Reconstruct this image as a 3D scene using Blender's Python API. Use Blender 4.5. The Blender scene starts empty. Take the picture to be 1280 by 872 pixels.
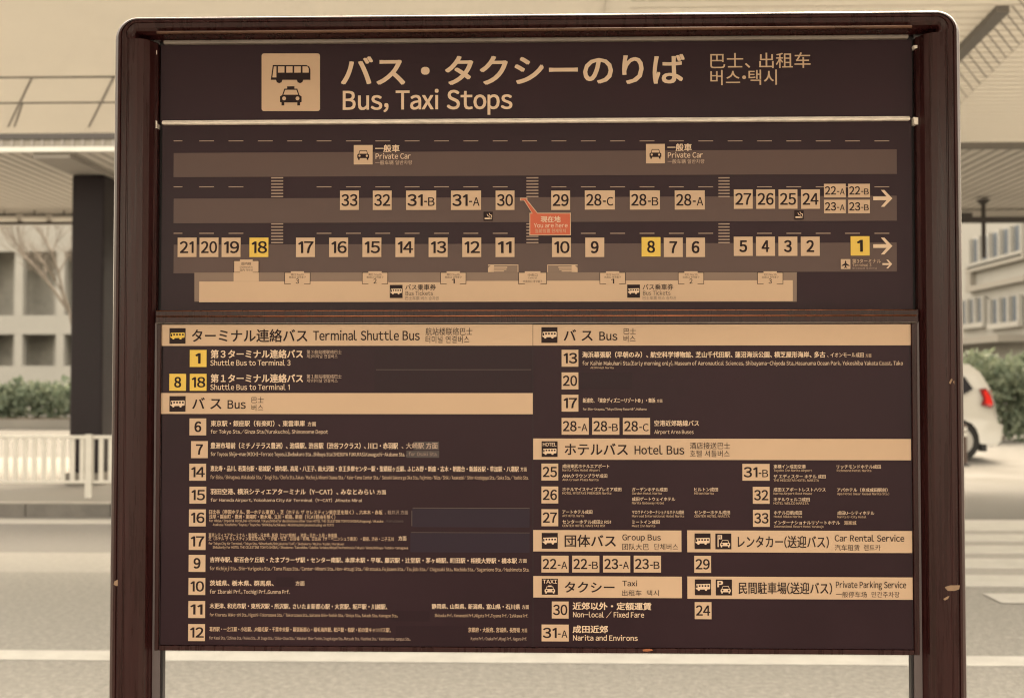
import bpy, math, random
from mathutils import Vector, Matrix, Euler

# ------------------------------------------------------------------ camera, sky, sun, exposure
scene = bpy.context.scene
COL = scene.collection
F = 1400.0                       # focal length in pixels of the 1280 wide photograph
YAW, PITCH = math.radians(1.449), math.radians(1.553)
EYE = Vector((0.0, 0.0, 1.6))
cam_data = bpy.data.cameras.new('camera')
cam_data.sensor_width = 36.0
cam_data.lens = F / 1280.0 * 36.0
cam_data.clip_start = 0.05
cam_data.clip_end = 3000.0
cam = bpy.data.objects.new('camera', cam_data)
COL.objects.link(cam)
cam.location = EYE
cam.rotation_euler = (math.pi / 2 + PITCH, 0.0, YAW)
cam_data.dof.use_dof = True
cam_data.dof.focus_distance = 2.42
cam_data.dof.aperture_fstop = 4.2
scene.camera = cam

SUN_EL, SUN_AZ = math.radians(52), math.radians(22)      # azimuth measured from +y clockwise: beyond the sign, to the right
world = bpy.data.worlds.new('World')
scene.world = world
world.use_nodes = True
wt = world.node_tree
sky = wt.nodes.new('ShaderNodeTexSky')
sky.sky_type = 'NISHITA'
sky.sun_disc = False
sky.sun_elevation = SUN_EL
sky.sun_rotation = SUN_AZ
sky.dust_density = 4.0
sky.air_density = 1.4
hsv = wt.nodes.new('ShaderNodeHueSaturation')
hsv.inputs['Saturation'].default_value = 0.25            # overcast: nearly colourless sky
tint = wt.nodes.new('ShaderNodeMix')
tint.data_type = 'RGBA'
tint.blend_type = 'MULTIPLY'
tint.inputs[0].default_value = 1.0
tint.inputs[7].default_value = (1.0, 0.85, 0.645, 1.0)    # the warm cast of the whole photograph
wt.links.new(sky.outputs[0], hsv.inputs['Color'])
wt.links.new(hsv.outputs[0], tint.inputs[6])
wt.links.new(tint.outputs[2], wt.nodes['Background'].inputs['Color'])
wt.nodes['Background'].inputs['Strength'].default_value = 0.15

sun_data = bpy.data.lights.new('sun', 'SUN')
sun_data.energy = 0.6
sun_data.angle = math.radians(20)
sun_data.color = (1.0, 0.87, 0.67)
sun = bpy.data.objects.new('sun', sun_data)
COL.objects.link(sun)
sd = Vector((math.sin(SUN_AZ) * math.cos(SUN_EL), math.cos(SUN_AZ) * math.cos(SUN_EL), math.sin(SUN_EL)))
sun.rotation_euler = sd.to_track_quat('Z', 'Y').to_euler()
sun.location = (0, 0, 30)

vs = scene.view_settings
vs.view_transform = 'Standard'
vs.look = 'None'
vs.gamma = 1.0
vs.use_curve_mapping = False
vs.exposure = 2.78
scene.cycles.filter_width = 1.15
scene.cycles.use_denoising = True
scene.cycles.max_bounces = 8
scene.cycles.diffuse_bounces = 5

# ------------------------------------------------------------------ rays through the photograph
RM = Euler((math.pi / 2 + PITCH, 0.0, YAW)).to_matrix()
def ray(px, py): return RM @ Vector(((px - 640) / F, -(py - 436) / F, -1.0))
def at(px, py, Y):               # point at depth Y (world y)
    d = ray(px, py); return EYE + d * (Y / d.y)
def at_z(px, py, z):
    d = ray(px, py); return EYE + d * ((z - EYE.z) / d.z)
def at_x(px, py, x):
    d = ray(px, py); return EYE + d * (x / d.x)

# ------------------------------------------------------------------ materials
def mat(name, col, rough=0.6, metal=0.0, var=0.0, vscale=8.0, bump=0.0, bscale=60.0, coat=0.0, spec=0.5, stretch=None, transl=0.0):
    m = bpy.data.materials.new(name); m.use_nodes = True
    nt = m.node_tree; b = nt.nodes['Principled BSDF']
    b.inputs['Base Color'].default_value = (*col, 1); b.inputs['Roughness'].default_value = rough
    b.inputs['Metallic'].default_value = metal
    b.inputs['Specular IOR Level'].default_value = spec
    b.inputs['Coat Weight'].default_value = coat; b.inputs['Coat Roughness'].default_value = 0.08
    tc = nt.nodes.new('ShaderNodeTexCoord'); vec = tc.outputs['Object']
    if stretch:
        mp = nt.nodes.new('ShaderNodeMapping'); mp.inputs['Scale'].default_value = stretch
        nt.links.new(vec, mp.inputs['Vector']); vec = mp.outputs[0]
    if var:
        n = nt.nodes.new('ShaderNodeTexNoise'); n.inputs['Scale'].default_value = vscale; n.inputs['Detail'].default_value = 6
        n.inputs['Roughness'].default_value = 0.65
        nt.links.new(vec, n.inputs['Vector'])
        r = nt.nodes.new('ShaderNodeMapRange'); r.inputs[1].default_value = 0.3; r.inputs[2].default_value = 0.7
        r.inputs[3].default_value = 1 - var; r.inputs[4].default_value = 1 + var
        nt.links.new(n.outputs[0], r.inputs[0])
        mx = nt.nodes.new('ShaderNodeMix'); mx.data_type = 'RGBA'; mx.blend_type = 'MULTIPLY'; mx.inputs[0].default_value = 1
        mx.inputs[6].default_value = (*col, 1)
        nt.links.new(r.outputs[0], mx.inputs[7]); nt.links.new(mx.outputs[2], b.inputs['Base Color'])
        rr = nt.nodes.new('ShaderNodeMapRange'); rr.inputs[1].default_value = 0.3; rr.inputs[2].default_value = 0.7
        rr.inputs[3].default_value = max(0.02, rough * (1 - var)); rr.inputs[4].default_value = min(1, rough * (1 + var))
        nt.links.new(n.outputs[0], rr.inputs[0]); nt.links.new(rr.outputs[0], b.inputs['Roughness'])
    if bump:
        n2 = nt.nodes.new('ShaderNodeTexNoise'); n2.inputs['Scale'].default_value = bscale; n2.inputs['Detail'].default_value = 5
        nt.links.new(vec, n2.inputs['Vector'])
        bp = nt.nodes.new('ShaderNodeBump'); bp.inputs['Strength'].default_value = bump; bp.inputs['Distance'].default_value = 0.02
        nt.links.new(n2.outputs[0], bp.inputs['Height']); nt.links.new(bp.outputs[0], b.inputs['Normal'])
    if transl:
        t = nt.nodes.new('ShaderNodeBsdfTranslucent'); t.inputs[0].default_value = (*col, 1)
        ms = nt.nodes.new('ShaderNodeMixShader'); ms.inputs[0].default_value = transl
        nt.links.new(b.outputs[0], ms.inputs[1]); nt.links.new(t.outputs[0], ms.inputs[2])
        nt.links.new(ms.outputs[0], nt.nodes['Material Output'].inputs['Surface'])
    return m

M = dict(
    panel=mat('dark_brown_panel', (0.0265, 0.0100, 0.0160), 0.36, var=0.20, vscale=1.6, bump=0.02, bscale=3.0, spec=0.20),
    frame=mat('maroon_frame_paint', (0.030, 0.0076, 0.0078), 0.30, spec=0.30, var=0.35, vscale=5.0, stretch=(14, 14, 0.6), bump=0.05, bscale=9),
    gap=mat('black_gasket', (0.010, 0.007, 0.010), 0.6),
    tan=mat('tan_vinyl', (0.59, 0.405, 0.275), 0.45, var=0.04, vscale=2.5),
    cream=mat('cream_vinyl', (0.74, 0.545, 0.40), 0.5),
    dull=mat('dull_vinyl', (0.34, 0.235, 0.19), 0.5),
    faded=mat('faded_vinyl', (0.10, 0.07, 0.065), 0.5),
    ink=mat('dark_brown_ink', (0.020, 0.008, 0.009), 0.5, spec=0.2),
    lane=mat('brown_lane_vinyl', (0.082, 0.040, 0.034), 0.42, var=0.05, vscale=3),
    shade=mat('grey_brown_vinyl', (0.22, 0.145, 0.11), 0.45),
    yellow=mat('yellow_vinyl', (0.76, 0.50, 0.07), 0.42),
    orange=mat('orange_red_vinyl', (0.56, 0.095, 0.035), 0.42),
    film=mat('bluish_cover_film', (0.025, 0.014, 0.027), 0.28, spec=0.25),
    patch=mat('grey_patch_film', (0.058, 0.040, 0.042), 0.4, var=0.1, vscale=9),
    film2=mat('dark_patch_film', (0.0230, 0.0088, 0.0142), 0.32, spec=0.20), mid=mat('pale_brown_vinyl', (0.50, 0.35, 0.27), 0.5),
    steel=mat('worn_steel_trim', (0.86, 0.78, 0.70), 0.40, metal=0.15, var=0.25, vscale=30, stretch=(1, 1, 6)),  # near-white base stands in for the light the ledge catches
    dullsteel=mat('dull_steel_trim', (0.27, 0.23, 0.21), 0.45, metal=0.3, var=0.15, vscale=10),
    copper=mat('copper_edge', (0.42, 0.15, 0.07), 0.30, metal=0.7, var=0.4, vscale=6, stretch=(1, 4, 4)),
    chip=mat('bare_primer', (0.30, 0.195, 0.125), 0.7, var=0.15, vscale=80),
    asphalt=mat('worn_asphalt', (0.195, 0.188, 0.172), 0.92, var=0.42, vscale=26, bump=0.6, bscale=55),
    asphalt2=mat('smooth_asphalt', (0.165, 0.158, 0.15), 0.9, var=0.16, vscale=14, bump=0.3, bscale=40),
    band=mat('pale_road_band', (0.25, 0.24, 0.22), 0.9, var=0.16, vscale=16, bump=0.3, bscale=40),
    concrete=mat('pale_concrete', (0.185, 0.172, 0.152), 0.9, var=0.10, vscale=0.9, bump=0.25, bscale=30),
    forecourt=mat('worn_pale_paving', (0.080, 0.075, 0.066), 0.9, var=0.16, vscale=0.7, bump=0.25, bscale=30),
    stile=mat('grey_violet_steel', (0.12, 0.095, 0.10), 0.45, metal=0.3),
    ridge=mat('worn_brown_ridge', (0.12, 0.058, 0.034), 0.35, metal=0.3, var=0.4, vscale=5),  # lighter brown that paints the highlight along the top rail
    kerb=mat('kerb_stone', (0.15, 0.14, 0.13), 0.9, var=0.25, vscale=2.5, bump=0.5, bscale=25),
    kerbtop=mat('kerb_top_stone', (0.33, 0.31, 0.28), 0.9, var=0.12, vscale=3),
    paint=mat('road_paint', (0.37, 0.36, 0.335), 0.8, var=0.14, vscale=5, bump=0.3, bscale=50),
    white=mat('white_paint', (0.60, 0.58, 0.54), 0.5, var=0.06, vscale=4),
    wall=mat('white_building_wall', (0.33, 0.317, 0.29), 0.85, var=0.07, vscale=0.6),
    inner=mat('grey_interior', (0.40, 0.385, 0.35), 0.9, var=0.3, vscale=0.9),
    soffit=mat('soffit_board', (0.56, 0.53, 0.49), 0.7, var=0.05, vscale=0.8),
    soffit_rib=mat('soffit_groove', (0.30, 0.28, 0.26), 0.8),
    membrane=mat('translucent_roof_panel', (0.60, 0.575, 0.53), 0.6, var=0.05, vscale=0.5, transl=0.36),
    joint=mat('panel_joint', (0.16, 0.15, 0.14), 0.7),
    pillar=mat('dark_pillar_cladding', (0.015, 0.010, 0.0125), 0.5, spec=0.22, var=0.12, vscale=2),
    darkmetal=mat('dark_metal', (0.045, 0.038, 0.036), 0.5),
    hedge=mat('hedge_leaf', (0.115, 0.145, 0.10), 0.7, var=0.35, vscale=3, transl=0.3),
    hedge2=mat('pale_hedge_leaf', (0.16, 0.185, 0.125), 0.7, var=0.3, vscale=3, transl=0.35),
    twig=mat('pale_twig_bark', (0.17, 0.145, 0.12), 0.9, var=0.2, vscale=10),
    soil=mat('planter_soil', (0.10, 0.075, 0.05), 1.0, var=0.3, vscale=8),
    carpaint=mat('white_car_paint', (0.50, 0.48, 0.44), 0.28, coat=0.6),
    glass=mat('dark_car_glass', (0.02, 0.02, 0.024), 0.08, coat=0.4),
    tyre=mat('tyre_rubber', (0.022, 0.021, 0.021), 0.8, bump=0.2, bscale=60),
    rim=mat('alloy_rim', (0.42, 0.41, 0.40), 0.3, metal=0.8),
    tail=mat('red_lamp_lens', (0.55, 0.018, 0.012), 0.15, coat=0.5),
    taildark=mat('dark_red_lens', (0.14, 0.012, 0.012), 0.2),
    plastic=mat('black_plastic', (0.02, 0.02, 0.021), 0.6),
    window=mat('blue_grey_window', (0.13, 0.15, 0.18), 0.12, coat=0.3),
    frame_tan=mat('grey_fascia_frame', (0.25, 0.23, 0.20), 0.7),
    brownpost=mat('brown_rubber_post', (0.075, 0.045, 0.035), 0.6),
    reflect=mat('white_reflective_band', (0.62, 0.60, 0.56), 0.4),
)

# ------------------------------------------------------------------ mesh builder
class MB:
    def __init__(s): s.v = []; s.f = []; s.m = []; s.mats = []
    def mi(s, name):
        if name not in s.mats: s.mats.append(name)
        return s.mats.index(name)
    def face(s, pts, m):
        b = len(s.v); s.v += [tuple(p) for p in pts]; s.f.append(tuple(range(b, b + len(pts)))); s.m.append(s.mi(m)); return s
    def mesh(s, vs, fs, m):
        b = len(s.v); k = s.mi(m); s.v += [tuple(p) for p in vs]
        for f in fs: s.f.append(tuple(i + b for i in f)); s.m.append(k)
        return s
    def box(s, x0, x1, y0, y1, z0, z1, m):
        vs = [(x0,y0,z0),(x1,y0,z0),(x1,y1,z0),(x0,y1,z0),(x0,y0,z1),(x1,y0,z1),(x1,y1,z1),(x0,y1,z1)]
        return s.mesh(vs, [(0,3,2,1),(4,5,6,7),(0,1,5,4),(1,2,6,5),(2,3,7,6),(3,0,4,7)], m)
    def tube(s, p0, p1, r0, r1, m, n=8, cap=True):
        p0, p1 = Vector(p0), Vector(p1); q = (p1 - p0).to_track_quat('Z', 'Y').to_matrix()
        ring = [q @ Vector((math.cos(2*math.pi*i/n), math.sin(2*math.pi*i/n), 0)) for i in range(n)]
        vs = [p0 + c * r0 for c in ring] + [p1 + c * r1 for c in ring]
        fs = [(i, (i+1) % n, n + (i+1) % n, n + i) for i in range(n)]
        if cap: fs += [tuple(range(n-1, -1, -1)), tuple(range(n, 2*n))]
        return s.mesh(vs, fs, m)

def obj(name, mb, parent=None, bevel=0.0, smooth=False, label=None):
    off = Vector((0, 0, 0)); p = parent
    while p is not None:
        off = off + Vector(p.location); p = p.parent
    me = bpy.data.meshes.new(name)
    me.from_pydata([(v[0]-off.x, v[1]-off.y, v[2]-off.z) for v in mb.v], [], mb.f)
    for mn in mb.mats: me.materials.append(M[mn])
    me.polygons.foreach_set('material_index', mb.m)
    if smooth: me.polygons.foreach_set('use_smooth', [True] * len(me.polygons))
    me.update()
    o = bpy.data.objects.new(name, me); COL.objects.link(o)
    if parent is not None: o.parent = parent
    if bevel:
        bv = o.modifiers.new('bevel', 'BEVEL'); bv.width = bevel; bv.segments = 2; bv.limit_method = 'ANGLE'; bv.angle_limit = math.radians(40)
    if label: o['label'] = label
    return o
def tag(o, label, cat, group=None):
    o['label'] = label; o['category'] = cat
    if group: o['group'] = group
    return o
def thing(name, loc, label, cat, group=None):
    o = bpy.data.objects.new(name, None); o.location = loc; COL.objects.link(o); o.empty_display_size = 0.1
    return tag(o, label, cat, group)
def structure(name, mb, **k):
    o = obj(name, mb, **k); o['kind'] = 'structure'; return o

# ------------------------------------------------------------------ the setting: ground, road, pavement
g = MB(); g.box(-600, 600, -300, 900, -0.3, -0.010, 'forecourt'); structure('ground', g)
ROAD0, ROAD1 = 4.6, 12.95
r = MB()
r.box(-150, 150, ROAD0, 9.26, -0.006, 0.0, 'asphalt')
r.box(-150, 0.6, 9.26, 10.3, -0.006, 0.0, 'band')
r.box(-150, 0.6, 10.3, ROAD1, -0.006, 0.0, 'asphalt2')
r.box(0.6, 150, 9.26, ROAD1, -0.006, 0.0, 'band')
structure('road', r)
l = MB()
l.box(-150, 150, 6.36, 6.58, 0.001, 0.005, 'paint')
l.box(-150, 0.6, 12.32, 12.72, 0.001, 0.005, 'paint')
structure('road_line', l)
c = MB()
for y0, y1 in ((8.78, 9.29), (9.61, 10.14), (10.42, 10.93), (11.2, 11.73), (11.98, 12.92)):
    c.box(1.2, 9.5, y0, y1, 0.001, 0.005, 'paint')
structure('crosswalk', c)
a = MB()
p0 = at_z(1228, 741, 0.006); p1 = at_z(1252, 753, 0.006)
a.face([(p0.x, p0.y, 0.006), (p1.x, p1.y, 0.006), (p1.x + 0.9, p1.y, 0.006), (p1.x + 0.9, p0.y, 0.006)], 'paint')
a.face([(at_z(1240, 797, 0).x, at_z(1240, 797, 0).y, 0.006), (4.6, 6.95, 0.006), (4.6, 7.02, 0.006)], 'paint')
structure('road_arrow', a)
pv = MB()
pv.box(-150, 0.6, 13.13, 20.5, -0.005, 0.155, 'concrete')
structure('pavement', pv)
k = MB()
xk = -40.0
while xk < 0.6:
    x1 = min(xk + 1.0, 0.6)
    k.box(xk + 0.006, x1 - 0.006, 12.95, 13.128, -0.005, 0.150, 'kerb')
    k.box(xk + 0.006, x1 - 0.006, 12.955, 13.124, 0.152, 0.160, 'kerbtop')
    xk = x1
structure('kerb', k)
i_ = MB(); i_.box(-60, 60, -9, 4.45, -0.005, 0.12, 'concrete'); i_.box(-60, 60, 4.452, 4.6, -0.005, 0.125, 'kerbtop'); structure('traffic_island', i_)

# ------------------------------------------------------------------ large canopy across the road
CZ = 4.5
can = thing('terminal_canopy', (-6.2, 15.5, 0.155), 'pale canopy roof spanning the road, carried on a dark square pillar', 'canopy')
m = MB()
m.box(-9, 0.5, 7.6, 13.0, CZ, CZ + 0.05, 'membrane'); m.box(0.501, 9, 7.6, 13.85, CZ, CZ + 0.05, 'membrane')
obj('roof_panel', m, can)
m = MB()
for py in (96, 128):
    y = at_z(60, py, CZ).y; m.box(-9, 0.5, y - 0.014, y + 0.014, CZ - 0.012, CZ - 0.002, 'joint')
for (pa, pb) in (((142, 96), (111, 158)), ((40, 96), (10, 158)), ((28, 128), (18, 158))):
    A, B = at_z(*pa, CZ), at_z(*pb, CZ)
    w = 0.014
    m.mesh([(A.x-w, A.y, CZ-0.010), (A.x+w, A.y, CZ-0.010), (B.x+w, B.y, CZ-0.010), (B.x-w, B.y, CZ-0.010)], [(0,1,2,3)], 'soffit_rib')
obj('panel_joint', m, can)
# ribs crossing the right-hand soffit at an angle
m = MB()
for i in range(22):
    pa = (1150 + 8.2 * i, 1270 - (1150 + 8.2 * i)); pb = (pa[0] + 26, pa[1] + 33)
    P, Q = at_z(*pa, CZ), at_z(*pb, CZ); dx = 0.009
    m.mesh([(P.x-dx, P.y, CZ-0.012), (P.x+dx, P.y, CZ-0.012), (Q.x+dx, Q.y, CZ-0.012), (Q.x-dx, Q.y, CZ-0.012)], [(0,1,2,3)], 'soffit_rib')
P, Q = at_z(1150, 178, CZ), at_z(1300, 28, CZ)
m.mesh([(P.x, P.y-.02, CZ-0.016), (P.x, P.y+.02, CZ-0.016), (Q.x, Q.y+.02, CZ-0.016), (Q.x, Q.y-.02, CZ-0.016)], [(0,1,2,3)], 'soffit_rib')
obj('ribbed_soffit', m, can)
m = MB()
y = 8.2
while y < 13.6: m.box(0.7, 8.9, y, y + 0.012, CZ - 0.009, CZ - 0.002, 'soffit'); y += 0.16
obj('board_joint', m, can)
m = MB(); m.box(0.6, 9, 13.78, 13.86, CZ - 0.075, CZ - 0.002, 'joint'); obj('edge_trim', m, can)
m = MB()
U0, U1 = at_z(1160, 110, CZ), at_z(1262, 6, CZ)
V0, V1 = at_z(1160, 96, CZ), at_z(1246, 6, CZ)
m.mesh([(U0.x, U0.y, CZ-0.06), (U1.x, U1.y, CZ-0.06), (V1.x, V1.y, CZ-0.06), (V0.x, V0.y, CZ-0.06), (U0.x, U0.y, CZ-0.002), (U1.x, U1.y, CZ-0.002), (V1.x, V1.y, CZ-0.002), (V0.x, V0.y, CZ-0.002)],
       [(0,1,2,3), (0,1,5,4), (1,2,6,5), (2,3,7,6), (3,0,4,7)], 'joint')
obj('beam', m, can)
# far half: fascia, gutter, boarded soffit
m = MB(); m.box(-11, 11, 14.1, 19.6, CZ, CZ + 0.12, 'soffit'); obj('soffit', m, can)
m = MB()
x = -10.9
while x < 10.9:
    m.box(x, x + 0.022, 14.12, 19.58, CZ - 0.010, CZ - 0.002, 'soffit_rib'); x += 0.17
obj('soffit_groove', m, can)
A, B = at_z(10, 231, CZ), at_z(110, 269, CZ)
m = MB(); m.mesh([(A.x, A.y - .06, CZ - .014), (A.x, A.y + .06, CZ - .014), (B.x, B.y + .06, CZ - .014), (B.x, B.y - .06, CZ - .014)], [(0,1,2,3)], 'joint'); obj('conduit', m, can)  # flat dark strip lying diagonally across the soffit
m = MB(); m.box(-11, 11, 14.02, 14.098, CZ - 0.005, CZ + 0.055, 'white'); obj('fascia', m, can)
m = MB(); m.box(-11, 11, 14.0, 14.06, CZ + 0.15, CZ + 0.245, 'darkmetal'); m.box(-11, 11, 14.03, 14.09, CZ + 0.057, CZ + 0.149, 'frame_tan')
x = -10.9
while x < 10.9:
    m.box(x, x + 0.03, 14.015, 14.029, CZ + 0.06, CZ + 0.148, 'soffit_rib'); x += 0.13
obj('gutter', m, can)
A, B = at_z(20, 232, CZ), at_z(100, 266, CZ)
m = MB(); m.box(-11, 11, 19.3, 19.58, CZ - 0.17, CZ - 0.012, 'soffit'); m.box(-11, 11, 19.24, 19.298, CZ - 0.20, CZ - 0.15, 'darkmetal')
obj('edge_beam', m, can)
xa, xb = at(96, 400, 15.5).x, at(136, 400, 15.5).x
for xc in ((xa + xb) / 2, 1.0):
    w = (xb - xa) / 2
    m = MB(); m.box(xc - w, xc + w, 15.28, 15.72, 0.32, 4.43, 'pillar'); p = obj('pillar', m, can, bevel=0.03)
    m = MB(); m.box(xc - w - 0.01, xc + w + 0.01, 14.12, 15.73, 4.432, CZ - 0.012, 'soffit_rib'); obj('bracket', m, p)
    m = MB(); m.box(xc - w - 0.03, xc + w + 0.03, 15.25, 15.75, 0.157, 0.318, 'concrete'); obj('base', m, p)
# white tubes standing in for bright sky gaps along the far edge
for n_, (pa, pb) in enumerate(((27, 59), (64, 96), (137, 165), (-12, 22))):
    A, B = at(pa, 273.5, 18.9), at(pb, 273.5, 18.9)
    t = thing('tube_lamp', (A.lerp(B, 0.5).x, 18.9, A.z), ['white tube lamp under the canopy edge, second left of the dark pillar', 'white tube lamp ending against the left side of the dark pillar',
              'white tube lamp just right of the dark pillar, mostly behind the sign', 'white tube lamp at the far left end of the canopy edge'][n_], 'lamp', 'tube lamps along the canopy edge')
    m = MB(); rr = 0.05
    m.tube((A.x + 0.03, 18.9, A.z), (B.x - 0.03, 18.9, A.z), rr, rr, 'white', 12)
    m.tube((A.x, 18.9, A.z), (A.x + 0.03, 18.9, A.z), rr * 0.6, rr, 'white', 12); m.tube((B.x - 0.03, 18.9, A.z), (B.x, 18.9, A.z), rr, rr * 0.6, 'white', 12)
    obj('tube', m, t, smooth=False)
    m = MB(); m.box(A.x + 0.03, B.x - 0.03, 18.88, 18.92, A.z + rr + 0.002, A.z + 0.07, 'darkmetal')
    m.tube((A.lerp(B, .5).x, 18.9, A.z + 0.07), (A.lerp(B, .5).x, 18.9, CZ - 0.012), 0.012, 0.012, 'darkmetal'); obj('bracket', m, t)
# hanging bar on the right
P = at(1229, 243, 18.0); Q = at(1229, 322, 18.0); Z1 = at(1229, 275, 18.0).z
hb = thing('hanging_rail', (P.x, 18.0, Z1), 'dark horizontal rail hung on a thin rod beneath the canopy', 'rail')
m = MB(); m.tube((P.x, 18.0, CZ - 0.03), (P.x, 18.0, Q.z), 0.035, 0.035, 'darkmetal', 10); m.tube((P.x, 18, CZ - 0.04), (P.x, 18, CZ - 0.1), 0.11, 0.06, 'darkmetal', 12); obj('rod', m, hb)
m = MB(); m.box(P.x - 2.2, P.x + 1.8, 17.95, 18.05, Z1 - 0.045, Z1 + 0.045, 'darkmetal')
e = at(1206, 270, 18.0); m.box(e.x - 0.06, e.x + 0.1, 17.94, 18.06, Z1 + 0.047, Z1 + 0.11, 'darkmetal'); obj('bar', m, hb)

# ------------------------------------------------------------------ unseen roof added above and behind the camera to shade the sign
ic = thing('island_canopy', (0, -1.2, 0.12), 'flat roof over the bus stop island where the map sign stands', 'canopy')
m = MB(); m.box(-12, 12, -2.2, 2.0, 3.1, 3.25, 'soffit'); obj('roof', m, ic)
for x in (-7.5, 7.5):
    m = MB(); m.tube((x, -1.2, 0.12), (x, -1.2, 3.098), 0.11, 0.11, 'pillar', 16); obj('post', m, ic, smooth=False)

# ------------------------------------------------------------------ white railing
FY = 13.6
fn = thing('guard_railing', (-5.5, FY, 0.157), 'white guard railing with vertical slats along the far kerb', 'railing')
m = MB(); m.box(-14, 0.2, FY - 0.025, FY + 0.025, 0.875, 0.915, 'white'); m.box(-14, 0.2, FY - 0.02, FY + 0.02, 0.33, 0.365, 'white'); obj('rail', m, fn, bevel=0.006)
px0 = at(112, 580, FY).x
pr = [px0 + 2.0 * i for i in range(-4, 3)]
for xc in pr:
    m = MB(); m.box(xc - 0.04, xc + 0.04, FY - 0.045, FY - 0.027, 0.157, 0.93, 'white'); obj('post', m, fn)
m = MB(); x = px0 - 8.0
while x < 0.1:
    x += 0.118
    m.box(x - 0.026, x + 0.026, FY - 0.012, FY + 0.012, 0.367, 0.873, 'white')
obj('slat', m, fn)

# ------------------------------------------------------------------ left building: white parking block
BY = 55.0
lb = thing('parking_block', (at(60, 470, BY).x, BY, 0), 'white parking building with rows of deep open bays, beyond the hedge', 'building')
def zb(py): return 1.6 + (474 - py) * BY / F
rows = ((393, 312), (457, 417))
xs = [at(px, 400, BY).x for px in range(28 - 52 * 4, 28 + 52 * 18, 52)]
wp = 43 * BY / F; X0, X1 = xs[0] - 2, xs[-1] + 2
m = MB()
for z0, z1 in ((0, zb(457)), (zb(417), zb(393)), (zb(312), 12.5)): m.box(X0, X1, BY, BY + 0.5, z0, z1, 'wall')
obj('slab_band', m, lb)
for r0, r1 in rows:
    prev = X0
    for xx in xs:
        m = MB(); m.box(prev, xx, BY + 0.003, BY + 0.5, zb(r0) + 0.002, zb(r1) - 0.002, 'wall'); prev = xx + wp; obj('column', m, lb)
        m = MB(); m.box(xx + wp * 0.60, xx + wp * 0.98, BY + 1.2, BY + 1.6, zb(r0), zb(r1), 'wall'); obj('inner_column', m, lb)
m = MB(); m.box(X0, X1, BY + 2.6, BY + 2.9, 0, 12.5, 'inner')
for z in (zb(405), zb(464), zb(300)): m.box(X0, X1, BY + 0.502, BY + 2.59, z - 0.2, z + 0.1, 'inner')
obj('parking_deck', m, lb)

# ------------------------------------------------------------------ plants
rng = random.Random(7)
def leaves(mb, c, rad, n, size, mats):
    for _ in range(n):
        while True:
            q = Vector((rng.uniform(-1, 1), rng.uniform(-1, 1), rng.uniform(-1, 1)))
            if 0.25 < q.length < 1: break
        q = q * (0.75 + 0.25 * rng.random())
        p = Vector((c[0] + q.x * rad[0], c[1] + q.y * rad[1], c[2] + q.z * rad[2]))
        s = size * rng.uniform(0.6, 1.4)
        e = Euler((rng.uniform(0, 6), rng.uniform(0, 6), rng.uniform(0, 6))).to_matrix()
        mb.mesh([p + e @ Vector(v) * s for v in ((-1, 0, 0), (0, -0.55, 0.1), (1, 0, 0), (0, 0.55, 0.1))], [(0, 1, 2, 3)], rng.choice(mats))
HY = 36.5
hx0, hx1 = at(-60, 500, HY).x, at(330, 500, HY).x
hd = thing('hedge', ((hx0 + hx1) / 2, HY, 0.0), 'clipped green hedge between the pavement and the white parking building', 'hedge')
m = MB(); x = hx0
while x < hx1:
    leaves(m, (x, HY + rng.uniform(-0.3, 0.3), 0.95 + rng.uniform(-0.15, 0.12)), (0.55, 0.6, 0.75), 260, 0.11, ['hedge', 'hedge', 'hedge2'])
    x += 0.42
obj('foliage', m, hd)
m = MB(); m.box(hx0, hx1, HY - 0.5, HY + 0.5, 0.0, 0.30, 'concrete'); m.box(hx0 + .1, hx1 - .1, HY - 0.42, HY + 0.42, 0.301, 0.33, 'soil'); obj('planter', m, hd)

def bare_tree(loc, h, label, seed):
    rg = random.Random(seed)
    t = thing('bare_tree', loc, label, 'tree')
    trunk, tw = MB(), MB()
    def grow(p, d, L, r, lev):
        mb = trunk if lev < 1 else tw
        q = p
        for s_ in range(3):
            d2 = (d + Vector((rg.uniform(-.15, .15), rg.uniform(-.15, .15), rg.uniform(-.03, .12)))).normalized()
            q2 = q + d2 * (L / 3); mb.tube(q, q2, r * (1 - s_ * .22), r * (1 - (s_ + 1) * .22), 'twig', 6 if lev < 2 else 4, cap=False)
            if lev < 4:
                for _ in range(2 if lev else 2):
                    dd = (d2 + Vector((rg.uniform(-1, 1), rg.uniform(-1, 1), rg.uniform(-.1, .7))) * .75).normalized()
                    if s_ or lev: grow(q2, dd, L * rg.uniform(.5, .68), r * .48, lev + 1)
            q, d = q2, d2
    grow(Vector(loc), Vector((0, 0, 1)), h * 0.5, h * 0.018, 0)
    obj('trunk', trunk, t); obj('branch', tw, t)
P = at(104, 500, 41.0); bare_tree((P.x, 41.0, 0.0), 8.5, 'leafless tree reaching out to the left of the dark pillar', 3)
P = at(140, 500, 43.0); bare_tree((P.x, 43.0, 0.0), 8.5, 'leafless tree between the dark pillar and the sign post', 5)
P = at(1238, 480, 30.0)
sb = thing('leafy_bush', (P.x, 30.0, -0.01), 'green leafy bush behind the white car', 'bush')
m = MB()
for _ in range(60):
    bx_ = rng.uniform(-2.2, 3.0)
    leaves(m, (P.x + bx_, 30 + rng.uniform(-.8, .8), rng.uniform(.3, 2.2 - .12 * bx_ * bx_ * .4)), (.55, .5, .45), 120, .10, ['hedge', 'hedge2', 'hedge2'])
obj('foliage', m, sb)
m = MB()
for i in range(5):
    m.tube((P.x + (i - 2) * .15, 30, -0.01), (P.x + (i - 2) * .5, 30 + rng.uniform(-.3, .3), 1.5), .04, .015, 'twig', 6)
obj('stem', m, sb)

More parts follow.
